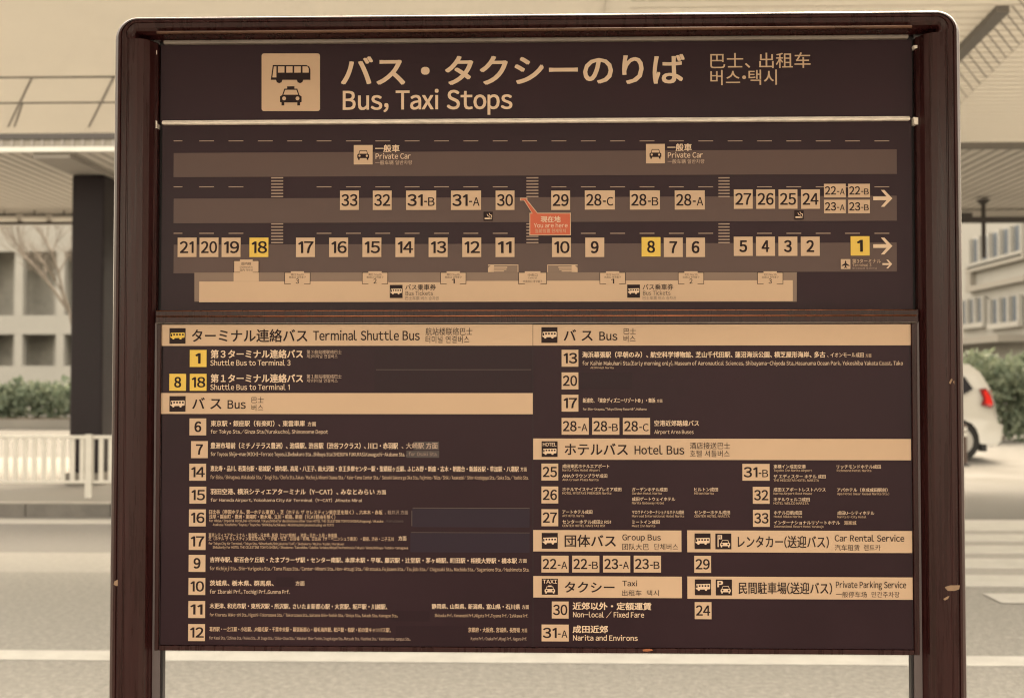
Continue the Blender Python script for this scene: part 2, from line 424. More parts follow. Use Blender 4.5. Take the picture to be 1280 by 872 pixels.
# ------------------------------------------------------------------ right building (its side wall runs away from us)
WX = 17.5
rb = thing('white_building', (WX, 45, 0), 'white building with blue grey windows behind the parked car', 'building')
m = MB(); m.box(WX, WX + 12, 34, 95, -0.008, 13.5, 'wall'); obj('wall', m, rb)
def wrect(px0, py0, px1, py1):
    ya, yb = at_x(px1, 436, WX).y, at_x(px0, 436, WX).y
    pm = ((px0 + px1) / 2)
    return ya, yb, at_x(pm, py1, WX).z, at_x(pm, py0, WX).z
def window(px0, py0, px1, py1, n):
    y0, y1, z0, z1 = wrect(px0, py0, px1, py1)
    m = MB(); m.box(WX - 0.05, WX - 0.003, y0, y1, z0, z1, 'window'); o = obj('window', m, rb)
    m = MB(); w = (y1 - y0)
    for i in range(n + 1):
        yy = y0 + w * i / n; m.box(WX - 0.22, WX - 0.053, yy - 0.07, yy + 0.07, z0, z1, 'wall')
    m.box(WX - 0.25, WX - 0.053, y0 - .1, y1 + .1, z0 - 0.2, z0 - 0.003, 'wall')
    obj('mullion', m, o)
window(1219, 288, 1285, 321, 5)
window(1205, 373, 1235, 404, 3)
window(1243, 371, 1280, 403, 3)
y0, y1, z0, z1 = wrect(1215, 325, 1290, 358)
m = MB()
m.box(WX - 0.25, WX - 0.003, y0, y1, z0, z0 + 0.22, 'frame_tan'); m.box(WX - 0.25, WX - 0.003, y0, y1, z1 - 0.22, z1, 'frame_tan')
m.box(WX - 0.24, WX - 0.003, y1 - 0.5, y1 - .01, z0 + 0.222, z1 - 0.222, 'frame_tan'); obj('fascia_frame', m, rb)
m = MB(); yy0, yy1, zz0, zz1 = wrect(1150, 424, 1290, 432); m.box(WX - 1.2, WX - 0.003, yy0, yy1, zz0, zz1, 'frame_tan'); obj('ledge', m, rb)
m = MB()
y0, y1, z0, z1 = wrect(1196, 404, 1240, 432)
for px in (1204, 1226):
    a0, a1, b0, b1 = wrect(px, 440, px + 16, 470); m.box(WX - 0.05, WX - 0.003, a0, a1, b0, b1, 'inner')
obj('doorway', m, rb)

# ------------------------------------------------------------------ white car (side on, facing left)
CP = at(1199, 575, 22.2)
car = thing('parked_car', (CP.x, 22.2, -0.01), 'white estate car seen from the rear quarter, half hidden by the sign', 'car')
CA = math.radians(-9)
def cw(p):                        # car space: x back (+) / front (-), origin at rear axle on the ground, y away from us
    c_, s_ = math.cos(CA), math.sin(CA)
    if p[0] > 0.3: p = (0.3 + (p[0] - 0.3) * 0.74, p[1], p[2])
    return (CP.x + p[0] * c_ - (p[1] - 0) * s_, 22.2 + p[0] * s_ + p[1] * c_, -0.01 + p[2])
def arch(cx, r, n=10): return [(cx + r * math.cos(math.pi * i / n), 0.40 + r * math.sin(math.pi * i / n)) for i in range(n + 1)]
low = [(0.80, 0.36)] + [(0.86, 0.42), (0.88, 0.62), (0.80, 0.80), (0.76, 1.14)]
top = [(0.66, 1.42), (0.46, 1.72), (0.24, 1.87), (-0.3, 1.91), (-1.3, 1.90), (-1.75, 1.82), (-2.45, 1.26)]
nose = [(-3.35, 1.08), (-3.62, 0.88), (-3.68, 0.5), (-3.60, 0.33)]
bot = []
for p in arch(-2.75, 0.47)[::-1]: bot.append(p)
for p in arch(0.0, 0.47)[::-1]: bot.append(p)
outline = low + top + nose + bot
def half(z): return 0.92 if z < 1.1 else 0.92 - (z - 1.1) * 0.34
m = MB()
n = len(outline)
vsl = [cw((x, 0.93 - half(z), z)) for x, z in outline] + [cw((x, 0.93 + half(z), z)) for x, z in outline]
m.mesh(vsl, [tuple(range(n)), tuple(range(2 * n - 1, n - 1, -1))] + [(i, (i + 1) % n, n + (i + 1) % n, n + i) for i in range(n)], 'carpaint')
body = obj('body', m, car, bevel=0.045, smooth=True)
body.modifiers['bevel'].segments = 3
def panel_side(name, pts, mt, off=0.006, parent=car):
    m = MB(); f_ = [cw((x, 0.93 - half(z) - off, z)) for x, z in pts]; b_ = [cw((x, 0.93 - half(z) + 0.01, z)) for x, z in pts]
    k_ = len(pts); m.mesh(f_ + b_, [tuple(range(k_))] + [(i, (i + 1) % k_, k_ + (i + 1) % k_, k_ + i) for i in range(k_)], mt)
    return obj(name, m, parent)
panel_side('side_window', [(0.30, 1.42), (0.16, 1.66), (-0.02, 1.77), (-0.62, 1.77), (-0.62, 1.24), (0.02, 1.26)], 'glass')
panel_side('side_window', [(-0.70, 1.22), (-0.70, 1.77), (-1.36, 1.78), (-1.36, 1.20)], 'glass')
panel_side('side_window', [(-1.44, 1.20), (-1.44, 1.76), (-1.72, 1.70), (-2.2, 1.28), (-2.2, 1.20)], 'glass')
panel_side('door_handle', [(-0.50, 1.10), (-0.50, 1.135), (-0.72, 1.135), (-0.72, 1.10)], 'carpaint', 0.03)
tl = panel_side('tail_light', [(0.735, 1.26), (0.775, 1.12), (0.70, 1.04), (0.46, 1.10), (0.52, 1.24), (0.44, 1.42), (0.62, 1.44)], 'taildark', 0.012)
panel_side('lens', [(0.72, 1.26), (0.755, 1.13), (0.69, 1.08), (0.56, 1.14), (0.58, 1.24), (0.54, 1.38), (0.62, 1.40)], 'tail', 0.022, tl)
m = MB()
for s_ in (0.05, 1.50): 
    pts = [(0.70, 1.24), (0.84, 0.84)]
    m.mesh([cw((0.70, s_, 1.40)), cw((0.70, s_ + 0.3, 1.40)), cw((0.79, s_ + 0.3, 1.08)), cw((0.79, s_, 1.08))], [(0, 1, 2, 3)], 'tail')
obj('tail_light', m, car)
m = MB(); m.mesh([cw((0.67, 0.3, 1.43)), cw((0.67, 1.56, 1.43)), cw((0.49, 1.5, 1.70)), cw((0.49, 0.36, 1.70))], [(0, 1, 2, 3)], 'glass'); obj('rear_window', m, car)
m = MB()
bx = [(0.70, 0.36), (0.93, 0.42), (0.96, 0.70), (0.82, 0.74)]
m.mesh([cw((x, 0.03, z)) for x, z in bx] + [cw((x, 1.83, z)) for x, z in bx], [(0, 1, 2, 3), (7, 6, 5, 4)] + [(i, (i + 1) % 4, 4 + (i + 1) % 4, 4 + i) for i in range(4)], 'carpaint'); obj('bumper', m, car, bevel=0.03)
m = MB(); m.mesh([cw((0.46, 0.04, 0.20)), cw((0.60, 0.04, 0.20)), cw((0.60, 0.04, 0.48)), cw((0.46, 0.04, 0.48)), cw((0.46, 0.3, 0.20)), cw((0.60, 0.3, 0.20)), cw((0.60, 0.3, 0.48)), cw((0.46, 0.3, 0.48))],
    [(0, 1, 2, 3), (4, 5, 6, 7), (0, 1, 5, 4), (1, 2, 6, 5), (2, 3, 7, 6), (3, 0, 4, 7)], 'plastic'); obj('mudflap', m, car)
for cx in (0.0, -2.75):
    for yy in (0.04, 1.60):
        m = MB(); m.tube(cw((cx, yy, 0.40)), cw((cx, yy + 0.22, 0.40)), 0.40, 0.40, 'tyre', 28); wh = obj('wheel', m, car, bevel=0.02)
        m = MB(); ya, yb = (yy - 0.012, yy + 0.0) if yy < 1 else (yy + 0.22, yy + 0.232)
        m.tube(cw((cx, ya, 0.40)), cw((cx, yb, 0.40)), 0.27, 0.27, 'rim', 24)
        obj('rim', m, wh)
    m = MB(); m.mesh([cw((x, 0.30, z)) for x, z in arch(cx, 0.468)] + [cw((x, 1.56, z)) for x, z in arch(cx, 0.468)], [(i, i + 1, 12 + i, 11 + i) for i in range(10)], 'plastic'); obj('wheel_arch', m, car)

# ------------------------------------------------------------------ bollard
P = at_z(1206, 582, -0.01)
bo = thing('bollard', (P.x, P.y, -0.01), 'slim brown bollard with white reflective bands before the white car', 'bollard')
m = MB(); m.tube((P.x, P.y, -0.01), (P.x, P.y, 0.03), .10, .09, 'plastic', 16); m.tube((P.x, P.y, 0.03), (P.x, P.y, 0.74), .045, .042, 'brownpost', 14); m.tube((P.x, P.y, .74), (P.x, P.y, .77), .042, .025, 'brownpost', 14); obj('post', m, bo)
for z in (.54, .64): m = MB(); m.tube((P.x, P.y, z), (P.x, P.y, z + .07), .047, .047, 'reflect', 14); obj('reflective_band', m, bo)

# ================================================================== THE SIGN
D = 2.40                          # depth of the lower, projecting panel
DU = 2.412                        # header and map panels, set a little further back
def PX(px, py, Y=D): return at(px, py, Y)
sgn = thing('bus_stop_map_sign', (at(672, 436, D).x, D + 0.04, 0.12), 'large dark brown bus and taxi stop map board in a rounded maroon frame', 'sign')

# frame: a fluted profile swept up the posts and round the top corners
uL, uR = at(147, 60, D).x, at(1197, 60, D).x
uL2, uR2 = at(139, 843, D).x, at(1206, 843, D).x
xl, xr = (uL + uL2) / 2, (uR + uR2) / 2
ztop = at(660, 21, D).z
zrail = at(660, 46, D).z
W = 0.088
# profile: (u inward from the outer edge, depth towards the camera)
prof = [(0, -0.06), (0, 0.0), (0.002, 0.016), (0.007, 0.026), (0.014, 0.032), (0.020, 0.034), (0.0215, 0.031), (0.0235, 0.031), (0.025, 0.0345), (0.034, 0.0352), (0.0355, 0.0335), (0.0375, 0.0335), (0.039, 0.035), (0.056, 0.033), (0.068, 0.028), (0.078, 0.018), (0.083, 0.004), (W, -0.004), (W, -0.06)]
RC = 0.052
def sweep(path, m_, scale=1.0):
    # path: list of (outer point (x,z), inward normal (x,z))
    mb = MB(); k = len(prof)
    for (ox, oz), (nx, nz), sc in path:
        for u, d in prof: mb.v.append((ox + nx * u * sc, D - d, oz + nz * u * sc))
    mi_ = mb.mi(m_)
    for j in range(len(path) - 1):
        for i in range(k - 1):
            mb.f.append((j * k + i, j * k + i + 1, (j + 1) * k + i + 1, (j + 1) * k + i)); mb.m.append(mi_)
    for j in (0, len(path) - 1): mb.f.append(tuple(range(j * k, j * k + k))); mb.m.append(mi_)
    return mb
zseam = at(660, 50, D).z
pl = obj('post', sweep([((xl, 0.12), (1, 0), 1), ((xl, zseam - 0.001), (1, 0), 1)], 'frame'), sgn)
pr_ = obj('post', sweep([((xr, 0.12), (-1, 0), 1), ((xr, zseam - 0.001), (-1, 0), 1)], 'frame'), sgn)
path = [((xl, zseam), (1, 0), 1)]
rs = (ztop - zrail) / W * 1.0      # the rail is slimmer than the posts
for i in range(9):
    t = math.pi / 2 * i / 8
    path.append(((xl + RC * (1 - math.cos(t)), ztop - RC * (1 - math.sin(t))), (math.cos(t), -math.sin(t)), 1 + (rs - 1) * i / 8))
for i in range(9):
    t = math.pi / 2 * (1 - i / 8)
    path.append(((xr - RC * (1 - math.cos(t)), ztop - RC * (1 - math.sin(t))), (-math.cos(t), -math.sin(t)), rs + (1 - rs) * i / 8))
path.append(((xr, zseam), (-1, 0), 1))
tr = obj('top_rail', sweep(path, 'frame'), sgn)
m = MB(); A, B = at(196, 40, D - .036), at(1140, 34, D - .036); zc = (A.z + B.z) / 2; m.tube((A.x, D - .034, zc), (B.x, D - .034, zc), .0035, .0035, 'ridge', 8); obj('ridge', m, tr, smooth=True)  # thin bar added as a painted highlight line on the rail
def blob(mb, pts, y, mt): mb.face([(at(px, py, y).x, y, at(px, py, y).z) for px, py in pts], mt)
m = MB(); blob(m, [(143, 726), (147, 724), (150, 727), (149, 731), (145, 732), (142, 730)], D - 0.0345, 'chip'); obj('paint_chip', m, pl)
m = MB(); blob(m, [(1181, 733), (1188, 731), (1200, 731), (1199, 736), (1193, 738), (1185, 738), (1182, 735)], D - 0.0358, 'chip'); obj('paint_chip', m, pr_); m = MB(); blob(m, [(1179, 748), (1184, 745), (1187, 744), (1185, 748), (1181, 750)], D - 0.036, 'chip'); obj('paint_chip', m, pr_)
m = MB(); blob(m, [(1186, 478), (1189, 473), (1191, 474), (1188, 480)], D - 0.036, 'chip'); obj('paint_chip', m, pr_); m = MB(); blob(m, [(1191, 477), (1193, 475), (1193, 480)], D - 0.036, 'chip'); obj('paint_chip', m, pr_)

xiL, xiR = xl + W, xr - W
zp1 = at(660, 56, DU).z
zmid = at(660, 391, D).z
zbot = at(660, 815, D).z
# backing board so that nothing shows through, and the silver stiles beside it
m = MB(); m.box(xiL - 0.002, xiR + 0.002, D + 0.022, D + 0.05, zbot + 0.004, ztop - 0.03, 'gap'); obj('backing_board', m, sgn)
for s_, xx in ((1, xiL), (-1, xiR)):
    m = MB(); a_, b_ = sorted((xx, xx + s_ * 0.017)); m.box(a_, b_, D + 0.0, D + 0.021, 0.12, zmid - 0.02, 'stile')
    a_, b_ = sorted((xx + s_ * 0.0172, xx + s_ * 0.022)); m.box(a_, b_, D + 0.004, D + 0.02, 0.12, zbot + 0.02, 'gap'); obj('stile', m, sgn)

# ------------------------------------------------------------------ lettering engine: glyph outlines from the built-in font, own spacing
GS = bpy.data.scenes.new('glyph_workshop')
GL = {}
def glyph(ch):
    if ch in GL: return GL[ch]
    cu = bpy.data.curves.new('glyph', 'FONT'); cu.body = ch; cu.resolution_u = 3; cu.fill_mode = 'FRONT'
    o = bpy.data.objects.new('glyph', cu); GS.collection.objects.link(o)
    GS.view_layers[0].update(); dg = GS.view_layers[0].depsgraph
    me = o.evaluated_get(dg).to_mesh()
    vs_ = [(v.co.x, v.co.y) for v in me.vertices]; fs_ = [tuple(p.vertices) for p in me.polygons]
    o.evaluated_get(dg).to_mesh_clear()
    bpy.data.objects.remove(o); bpy.data.curves.remove(cu)
    GL[ch] = (vs_, fs_); return GL[ch]
def wide(ch):
    return chr(ord(ch) + 0xFEE0) if 0x21 <= ord(ch) <= 0x7e else ch
SB = {}
for chs, v in (('HIMNUBDEFKLPRbhiklmnruJ', .072), ('OCGQSsaceodpqg0235689', .046), ('AVWXYTvwxyz7Z4', .018), ('tfj', .026), ('.,;:', .05), ('-/', .03), ('()', .05), ('1', .06)):
    for q in chs: SB[q] = v
ONE = ([(.165, 0), (.262, 0), (.262, .733), (.185, .733), (.0, .60), (.045, .535), (.165, .622)], [(0, 1, 2, 3, 4, 5, 6)])
def layout(s, track=0.0):
    out = []; x = 0.0
    for ch in s:
        if ch == ' ': x += .29; continue
        if ch == '\u3000': x += 1.0; continue
        if ch == '·':
            vs_, fs_ = glyph('・'); out.append((vs_, fs_, x - .33, 1.0)); x += .34; continue
        if ord(ch) < 0x80:
            vs_, fs_ = ONE if ch == '1' else glyph(wide(ch))
            if not vs_: x += .3; continue
            a_ = min(v[0] for v in vs_); b_ = max(v[0] for v in vs_); sb = SB.get(ch, .05)
            sc = 0.94
            out.append((vs_, fs_, x + sb - a_ * sc, sc)); x += (b_ - a_) * sc + 2 * sb
        else:
            vs_, fs_ = glyph(ch)
            out.append((vs_, fs_, x, 1.0)); x += 1.0
            if 0xAC00 <= ord(ch) <= 0xD7A3: x -= 0.06
            if ch in '、，' : x -= 0.25
        x += track
    return out
CAPH = 0.733 * 0.94
def text(mb, s, x0, x1, yt, yb, Y, mt, bold=0.0, track=0.0, latin=None):
    """ink of the string fills photo columns x0..x1; rows yt..yb hold the capitals (latin) or the ideographs"""
    if yb - yt < 5.2: bold *= 0.35
    elif yb - yt < 7.2: bold *= 0.75
    L = layout(s, track)
    ia = min(v[0] * sc + ox for vs_, fs_, ox, sc in L for v in vs_); ib = max(v[0] * sc + ox for vs_, fs_, ox, sc in L for v in vs_)
    A, B = at(x0, (yt + yb) / 2, Y), at(x1, (yt + yb) / 2, Y)
    zt, zb_ = at((x0 + x1) / 2, yt, Y).z, at((x0 + x1) / 2, yb, Y).z
    sx = (B.x - A.x) / (ib - ia)
    if latin is None: latin = all(ord(c_) < 0x80 for c_ in s)
    lo, hi = (0.0, CAPH) if latin else (-0.06, 0.83)
    sz = (zt - zb_) / (hi - lo); z0 = zb_ - lo * sz
    if bold:
        bx_, bz_ = bold * min(abs(sx), abs(sz)), bold * min(abs(sx), abs(sz))
        strikes = [(-bx_ / 2, -bz_ / 3, 0), (bx_ / 2, -bz_ / 3, -.00003), (-bx_ / 2, bz_ / 3, -.00006), (bx_ / 2, bz_ / 3, -.00009)]
    else: strikes = [(0, 0, 0)]
    for dx, dz, dy in strikes:
        for vs_, fs_, ox, sc in L:
            mb.mesh([(A.x + (v[0] * sc + ox - ia) * sx + dx, Y + dy, z0 + v[1] * sc * sz + dz) for v in vs_], fs_, mt)
def rect(mb, x0, y0, x1, y1, Y, mt, th=0.0006):
    xm, ym = (x0 + x1) / 2, (y0 + y1) / 2
    a_, b_ = at(x0, ym, Y).x, at(x1, ym, Y).x; c_, d_ = at(xm, y1, Y).z, at(xm, y0, Y).z
    mb.face([(a_, Y, c_), (b_, Y, c_), (b_, Y, d_), (a_, Y, d_)], mt)
def poly(mb, pts, Y, mt): mb.face([(at(px, py, Y).x, Y, at(px, py, Y).z) for px, py in pts], mt)
def circle(mb, cx, cy, r_, Y, mt, n=16): poly(mb, [(cx + r_ * math.cos(2 * math.pi * i / n), cy + r_ * math.sin(2 * math.pi * i / n)) for i in range(n)], Y, mt)
def bar3(mb, x0, y0, x1, y1, Ya, Yb, mt):      # a solid bar from the photo rectangle, between two depths
    xm, ym = (x0 + x1) / 2, (y0 + y1) / 2
    mb.box(at(x0, ym, Ya).x, at(x1, ym, Ya).x, Ya, Yb, at(xm, y1, Ya).z, at(xm, y0, Ya).z, mt)

# ------------------------------------------------------------------ pictograms
def bus_icon(mb, x, y, w, h, Y, body, hole):   # light bus facing left within a box
    X = lambda u: x + u * w
    Z = lambda v: y + v * h
    poly(mb, [(X(.04), Z(.05)), (X(.97), Z(.0)), (X(1), Z(.12)), (X(.99), Z(.74)), (X(.80), Z(.80)), (X(.76), Z(1)), (X(.66), Z(1)), (X(.62), Z(.80)), (X(.30), Z(.82)), (X(.26), Z(1)), (X(.17), Z(1)), (X(.13), Z(.84)), (X(0), Z(.72))], Y, body)
    Y2 = Y - .0002
    poly(mb, [(X(.05), Z(.2)), (X(.13), Z(.2)), (X(.13), Z(.58)), (X(.03), Z(.58))], Y2, hole)
    for u in (.21, .41, .61, .81): rect(mb, X(u), Z(.18), X(u + .12), Z(.42), Y2, hole)
def car_front(mb, x, y, w, h, Y, body, hole, roof=False):
    X = lambda u: x + u * w
    Z = lambda v: y + v * h
    poly(mb, [(X(.20), Z(.0)), (X(.80), Z(.0)), (X(.90), Z(.38)), (X(1), Z(.46)), (X(1), Z(.80)), (X(.93), Z(.82)), (X(.93), Z(1)), (X(.80), Z(1)), (X(.80), Z(.82)), (X(.20), Z(.82)), (X(.20), Z(1)), (X(.07), Z(1)), (X(.07), Z(.82)), (X(0), Z(.80)), (X(0), Z(.46)), (X(.10), Z(.38))], Y, body)
    Y2 = Y - .0002
    poly(mb, [(X(.24), Z(.07)), (X(.76), Z(.07)), (X(.84), Z(.36)), (X(.16), Z(.36))], Y2, hole)
    circle(mb, X(.19), Z(.58), .09 * w, Y2, hole, 12); circle(mb, X(.81), Z(.58), .09 * w, Y2, hole, 12)
    if roof: rect(mb, X(.33), Z(-.14), X(.67), Z(.0), Y, body)
def bus_plate(name, x0, y0, x1, y1, parent, Y, body='cream', word=None):
    m = MB(); rect(m, x0, y0, x1, y1, Y, 'ink'); w, h = x1 - x0, y1 - y0
    if word:
        text(m, word, x0 + .08 * w, x1 - .08 * w, y0 + .09 * h, y0 + .31 * h, Y - .0003, 'cream', bold=.10)
        bus_icon(m, x0 + .07 * w, y0 + .46 * h, w * .86, h * .40, Y - .0003, body, 'ink')
    else: bus_icon(m, x0 + .05 * w, y0 + .28 * h, w * .90, h * .44, Y - .0003, body, 'ink')
    return obj(name, m, parent)
def plate(x0, y0, x1, y1, s, parent, Y, mt='tan'):
    m = MB(); rect(m, x0, y0, x1, y1, Y, mt); w, h = x1 - x0, y1 - y0; xm = (x0 + x1) / 2
    yt, yb = y0 + .205 * h, y1 - .215 * h
    if '-' in s:
        d_, l_ = s.split('-')
        text(m, d_, x0 + .055 * w, x0 + .545 * w, yt, yb, Y - .0004, 'ink', bold=.04)
        rect(m, x0 + .60 * w, yt + .56 * (yb - yt), x0 + .70 * w, yt + .68 * (yb - yt), Y - .0004, 'ink')
        text(m, l_, x0 + .735 * w, x0 + .945 * w, yt + .26 * (yb - yt), yb, Y - .0004, 'ink', bold=.02)
    elif len(s) == 2:
        f1 = .09 if '1' not in s else .13
        text(m, s, x0 + f1 * w, x1 - (.09 if '1' not in s[1] else .17) * w, yt, yb, Y - .0004, 'ink', bold=.04)
    else:
        hw = .185 if s != '1' else .12
        text(m, s, xm - hw * w - (.02 * w if s == '1' else 0), xm + hw * w, yt, yb, Y - .0004, 'ink', bold=.06)
    o = obj('stop_number_plate', m, parent)
    if mt == 'yellow': o['label'] = 'yellow plate numbered ' + s
    return o
def arrow(x0, y0, x1, y1, parent, Y):
    m = MB(); ym = (y0 + y1) / 2; h = y1 - y0; t = .11 * h; w = x1 - x0
    rect(m, x0, ym - t, x1 - .12 * w, ym + t, Y, 'cream')
    poly(m, [(x1, ym), (x1 - .42 * w, y1), (x1 - .60 * w, y1), (x1 - .22 * w, ym), (x1 - .60 * w, y0), (x1 - .42 * w, y0)], Y - .0001, 'cream')
    return obj('arrow', m, parent)

# ------------------------------------------------------------------ header panel
m = MB(); m.box(xiL + 0.004, xiR - 0.006, DU, DU + 0.008, at(660, 150, DU).z, zp1 + 0.004, 'panel')
hp = obj('header_panel', m, sgn)
m = MB(); bar3(m, 204, 46.5, 1136, 51.5, DU - .010, DU + .006, 'dullsteel'); obj('trim_strip', m, hp, bevel=.002)
m = MB()
A, B = at(201, 150, DU - .02), at(1139, 146, DU - .02); zc = at(660, 149.4, DU - .02).z
m.mesh([(A.x, DU, zc + .006), (B.x, DU, zc + .006), (A.x, DU - .008, zc + .005), (B.x, DU - .008, zc + .005), (A.x, DU - .014, zc - .0005), (B.x, DU - .014, zc - .0005), (A.x, DU - .013, zc - .004), (B.x, DU - .013, zc - .004), (A.x, DU, zc - .004), (B.x, DU, zc - .004)],
       [(0, 1, 3, 2), (2, 3, 5, 4), (4, 5, 7, 6), (6, 7, 9, 8)], 'steel'); obj('trim_strip', m, hp, label='bright worn steel strip below the title')
for pts in ([(191, 63), (196, 63), (196, 68), (193, 70), (191, 67)], [(191.5, 150), (196, 151), (196, 160), (192, 161)], [(1142, 57), (1149, 56.5), (1149, 60), (1143, 60.5)], [(1142, 146.5), (1149, 147), (1148.5, 156), (1143, 155)]):
    m = MB(); k_ = len(pts); f_ = [at(px, py, DU - .012) for px, py in pts]
    m.mesh([tuple(p) for p in f_] + [(p.x, DU + .01, p.z) for p in f_], [tuple(range(k_))[::-1]] + [(i, (i + 1) % k_, k_ + (i + 1) % k_, k_ + i) for i in range(k_)], 'steel'); obj('corner_clip', m, hp)
m = MB(); bar3(m, 195.4, 71, 196.6, 148, DU - .001, DU + .004, 'dullsteel'); obj('edge_strip', m, hp)
Y1 = DU - .0008
m = MB()
pts = []
for (cx, cy, a0) in ((397, 70, -90), (397, 136, 0), (330, 136, 90), (330, 70, 180)):
    for i in range(5): a_ = math.radians(a0 + i * 22.5); pts.append((cx + 3 * math.cos(a_), cy + 3 * math.sin(a_)))
poly(m, pts, Y1, 'tan')
Yq, Yw = Y1 - .0004, Y1 - .0007
poly(m, [(341, 81.5), (383, 81.5), (386.5, 83.5), (388, 87), (388, 100), (379, 100), (378, 103), (375, 104.3), (372, 103), (371, 100), (353, 100), (352, 103), (349, 104.3), (346, 103), (345, 100), (338.5, 100)], Yq, 'ink')
poly(m, [(342.3, 83.2), (345.5, 83.2), (345.5, 97), (340.4, 97)], Yw, 'tan')
for x0, x1 in ((347.5, 355.6), (357.8, 365.7), (367.8, 376)): rect(m, x0, 83.2, x1, 91, Yw, 'tan')
poly(m, [(378.2, 83.2), (384.3, 83.2), (386, 86), (386, 91), (378.2, 91)], Yw, 'tan')
car_front(m, 350, 111, 27, 21, Yq, 'ink', 'tan', roof=True)
obj('pictogram', m, hp)
m = MB(); text(m, 'バス・タクシーのりば', 427, 855, 69.5, 106, Y1, 'cream', bold=.04); obj('title_lettering', m, hp)
m = MB(); text(m, 'Bus, Taxi Stops', 429, 640, 113.5, 136.5, Y1, 'cream', bold=.04); obj('title_lettering', m, hp)
m = MB(); text(m, '巴士、出租车', 888, 1013, 66.5, 85, Y1, 'tan', bold=.012); obj('title_lettering', m, hp); m = MB(); text(m, '버스·택시', 888, 971, 87.5, 106, Y1, 'tan', bold=.012); obj('title_lettering', m, hp)

# ------------------------------------------------------------------ map panel
m = MB(); m.box(xiL + 0.008, xiR - 0.008, DU + .0005, DU + 0.008, zmid, at(660, 150.6, DU).z, 'panel')
mp_ = obj('map_panel', m, sgn)
Ya, Yb, Yc, Yd = DU - .0005, DU - .0010, DU - .0016, DU - .0022
for y0, y1 in ((189, 219.5), (246.5, 277.5), (304.5, 340.5)):
    m = MB(); rect(m, 217, y0, 1121, y1, Ya, 'lane'); obj('lane_strip', m, mp_)
gaps = ((337, 356), (655, 676), (896, 914))
for yy, breaks in ((176.2, False), (233.6, True), (291.6, True)):
    m = MB(); x = 217.0; first = True
    while x < 1121:
        w = 11 if first else 18.5; first = False
        if not (breaks and any(a_ - 4 < x + w and x < b_ + 4 for a_, b_ in gaps)): rect(m, x, yy - .6, min(x + w, 1121), yy + .6, Yb, 'dull')
        x += w + 18.2 if w > 12 else w + 21
    obj('lane_dash', m, mp_)
for x0, x1 in ((339, 354), (658, 673), (898, 912)):
    for ya, n_ in ((221.5, 7), (279, 7)):
        m = MB()
        for i in range(n_): rect(m, x0, ya + i * 3.9, x1, ya + i * 3.9 + 1.7, Yb - .0001, 'dull')
        obj('crosswalk_symbol', m, mp_)
# terminal building block
m = MB(); poly(m, [(243, 340.7), (996, 340.2), (996, 377), (243, 377)], Yb, 'shade')
rect(m, 249, 351, 991, 377, Yb - .0003, 'tan'); poly(m, [(292, 326), (323.5, 326), (323.5, 351.5), (292, 351.5)], Yb - .0003, 'tan')
rect(m, 485.5, 342.5, 550.5, 352.8, Yb - .0004, 'shade')
obj('terminal_outline', m, mp_)
def entrance(x0, x1, y0, y1, lines, num, foot=True):
    m = MB(); Y_ = Yc
    rect(m, x0, y0, x1, y1, Y_, 'tan'); rect(m, x0 + 8, y0 - 1.2, x1 - 8, y0 + .5, Y_ - .0001, 'tan')
    e_ = Y_ - .0002
    for seg in ((x0, y0, x0 + 8, y0 + .7), (x1 - 8, y0, x1, y0 + .7), (x0, y0, x0 + .7, y1), (x1 - .7, y0, x1, y1), (x0, y1 - .6, x0 + 8, y1), (x1 - 8, y1 - .6, x1, y1)): rect(m, *seg, e_, 'ink')
    xm = (x0 + x1) / 2
    for s, yt, yb, hw in lines: text(m, s, xm - hw, xm + hw, yt, yb, e_, 'ink')
    if num: text(m, num, xm - 1.9, xm + 1.9, y1 - 6.6, y1 - .8, e_, 'ink', bold=.03)
    obj('entrance_symbol', m, mp_)
for x0, num, jp, en, zh in ((355.5, '3', '南口', 'South', '南出口 남쪽출구'), (452.5, '2', '南口', 'South', '南出口 남쪽출구'), (550.3, '1', '南口', 'South', '南出口 남쪽출구'), (749.5, '1', '北口', 'North', '北出口 북쪽출구'), (847.5, '2', '北口', 'North', '北出口 북쪽출구'), (946.5, '3', '北口', 'North', '北出口 북쪽출구')):
    entrance(x0, x0 + 32.5, 340.2, 355, [(jp + ' ' + en, 341.6, 344.4, 8), (zh, 345, 347.6, 10.5)], num)
entrance(648, 683.5, 340.2, 355, [('中央口', 342, 345.4, 6), ('Central', 346.2, 348.2, 5.5), ('中央出口 중앙출구', 350, 353, 12)], None)
entrance(292, 323.8, 325.5, 340.5, [('国内線', 327.6, 331.2, 6), ('Domestic', 332.6, 334.8, 8), ('国内 국내선', 336, 338.8, 8)], None)
for x0, s_ in ((610, 1), (722, -1)):
    m = MB(); q = lambda u: x0 + s_ * u
    def rr_(u0, y0, u1, y1, Y_, mt): a_, b_ = sorted((q(u0), q(u1))); rect(m, a_, y0, b_, y1, Y_, mt)
    rr_(0, 331, 38, 340.2, Yb, 'shade'); rr_(0, 330.6, 38, 331.6, Yb - .0003, 'tan'); rr_(37, 331, 38, 340, Yb - .0003, 'tan')
    pts = [(q(0), 335), (q(4), 331), (q(7.5), 331), (q(7.5), 340), (q(0), 340)]
    poly(m, pts if s_ > 0 else pts[::-1], Yb - .0004, 'tan')
    rr_(7, 333.4, 24, 334.8, Yb - .0004, 'tan'); rr_(7, 336, 23, 337.2, Yb - .0004, 'tan')
    rr_(7, 338.2, 20, 339.4, Yb - .0004, 'tan')
    obj('ramp_symbol', m, mp_)
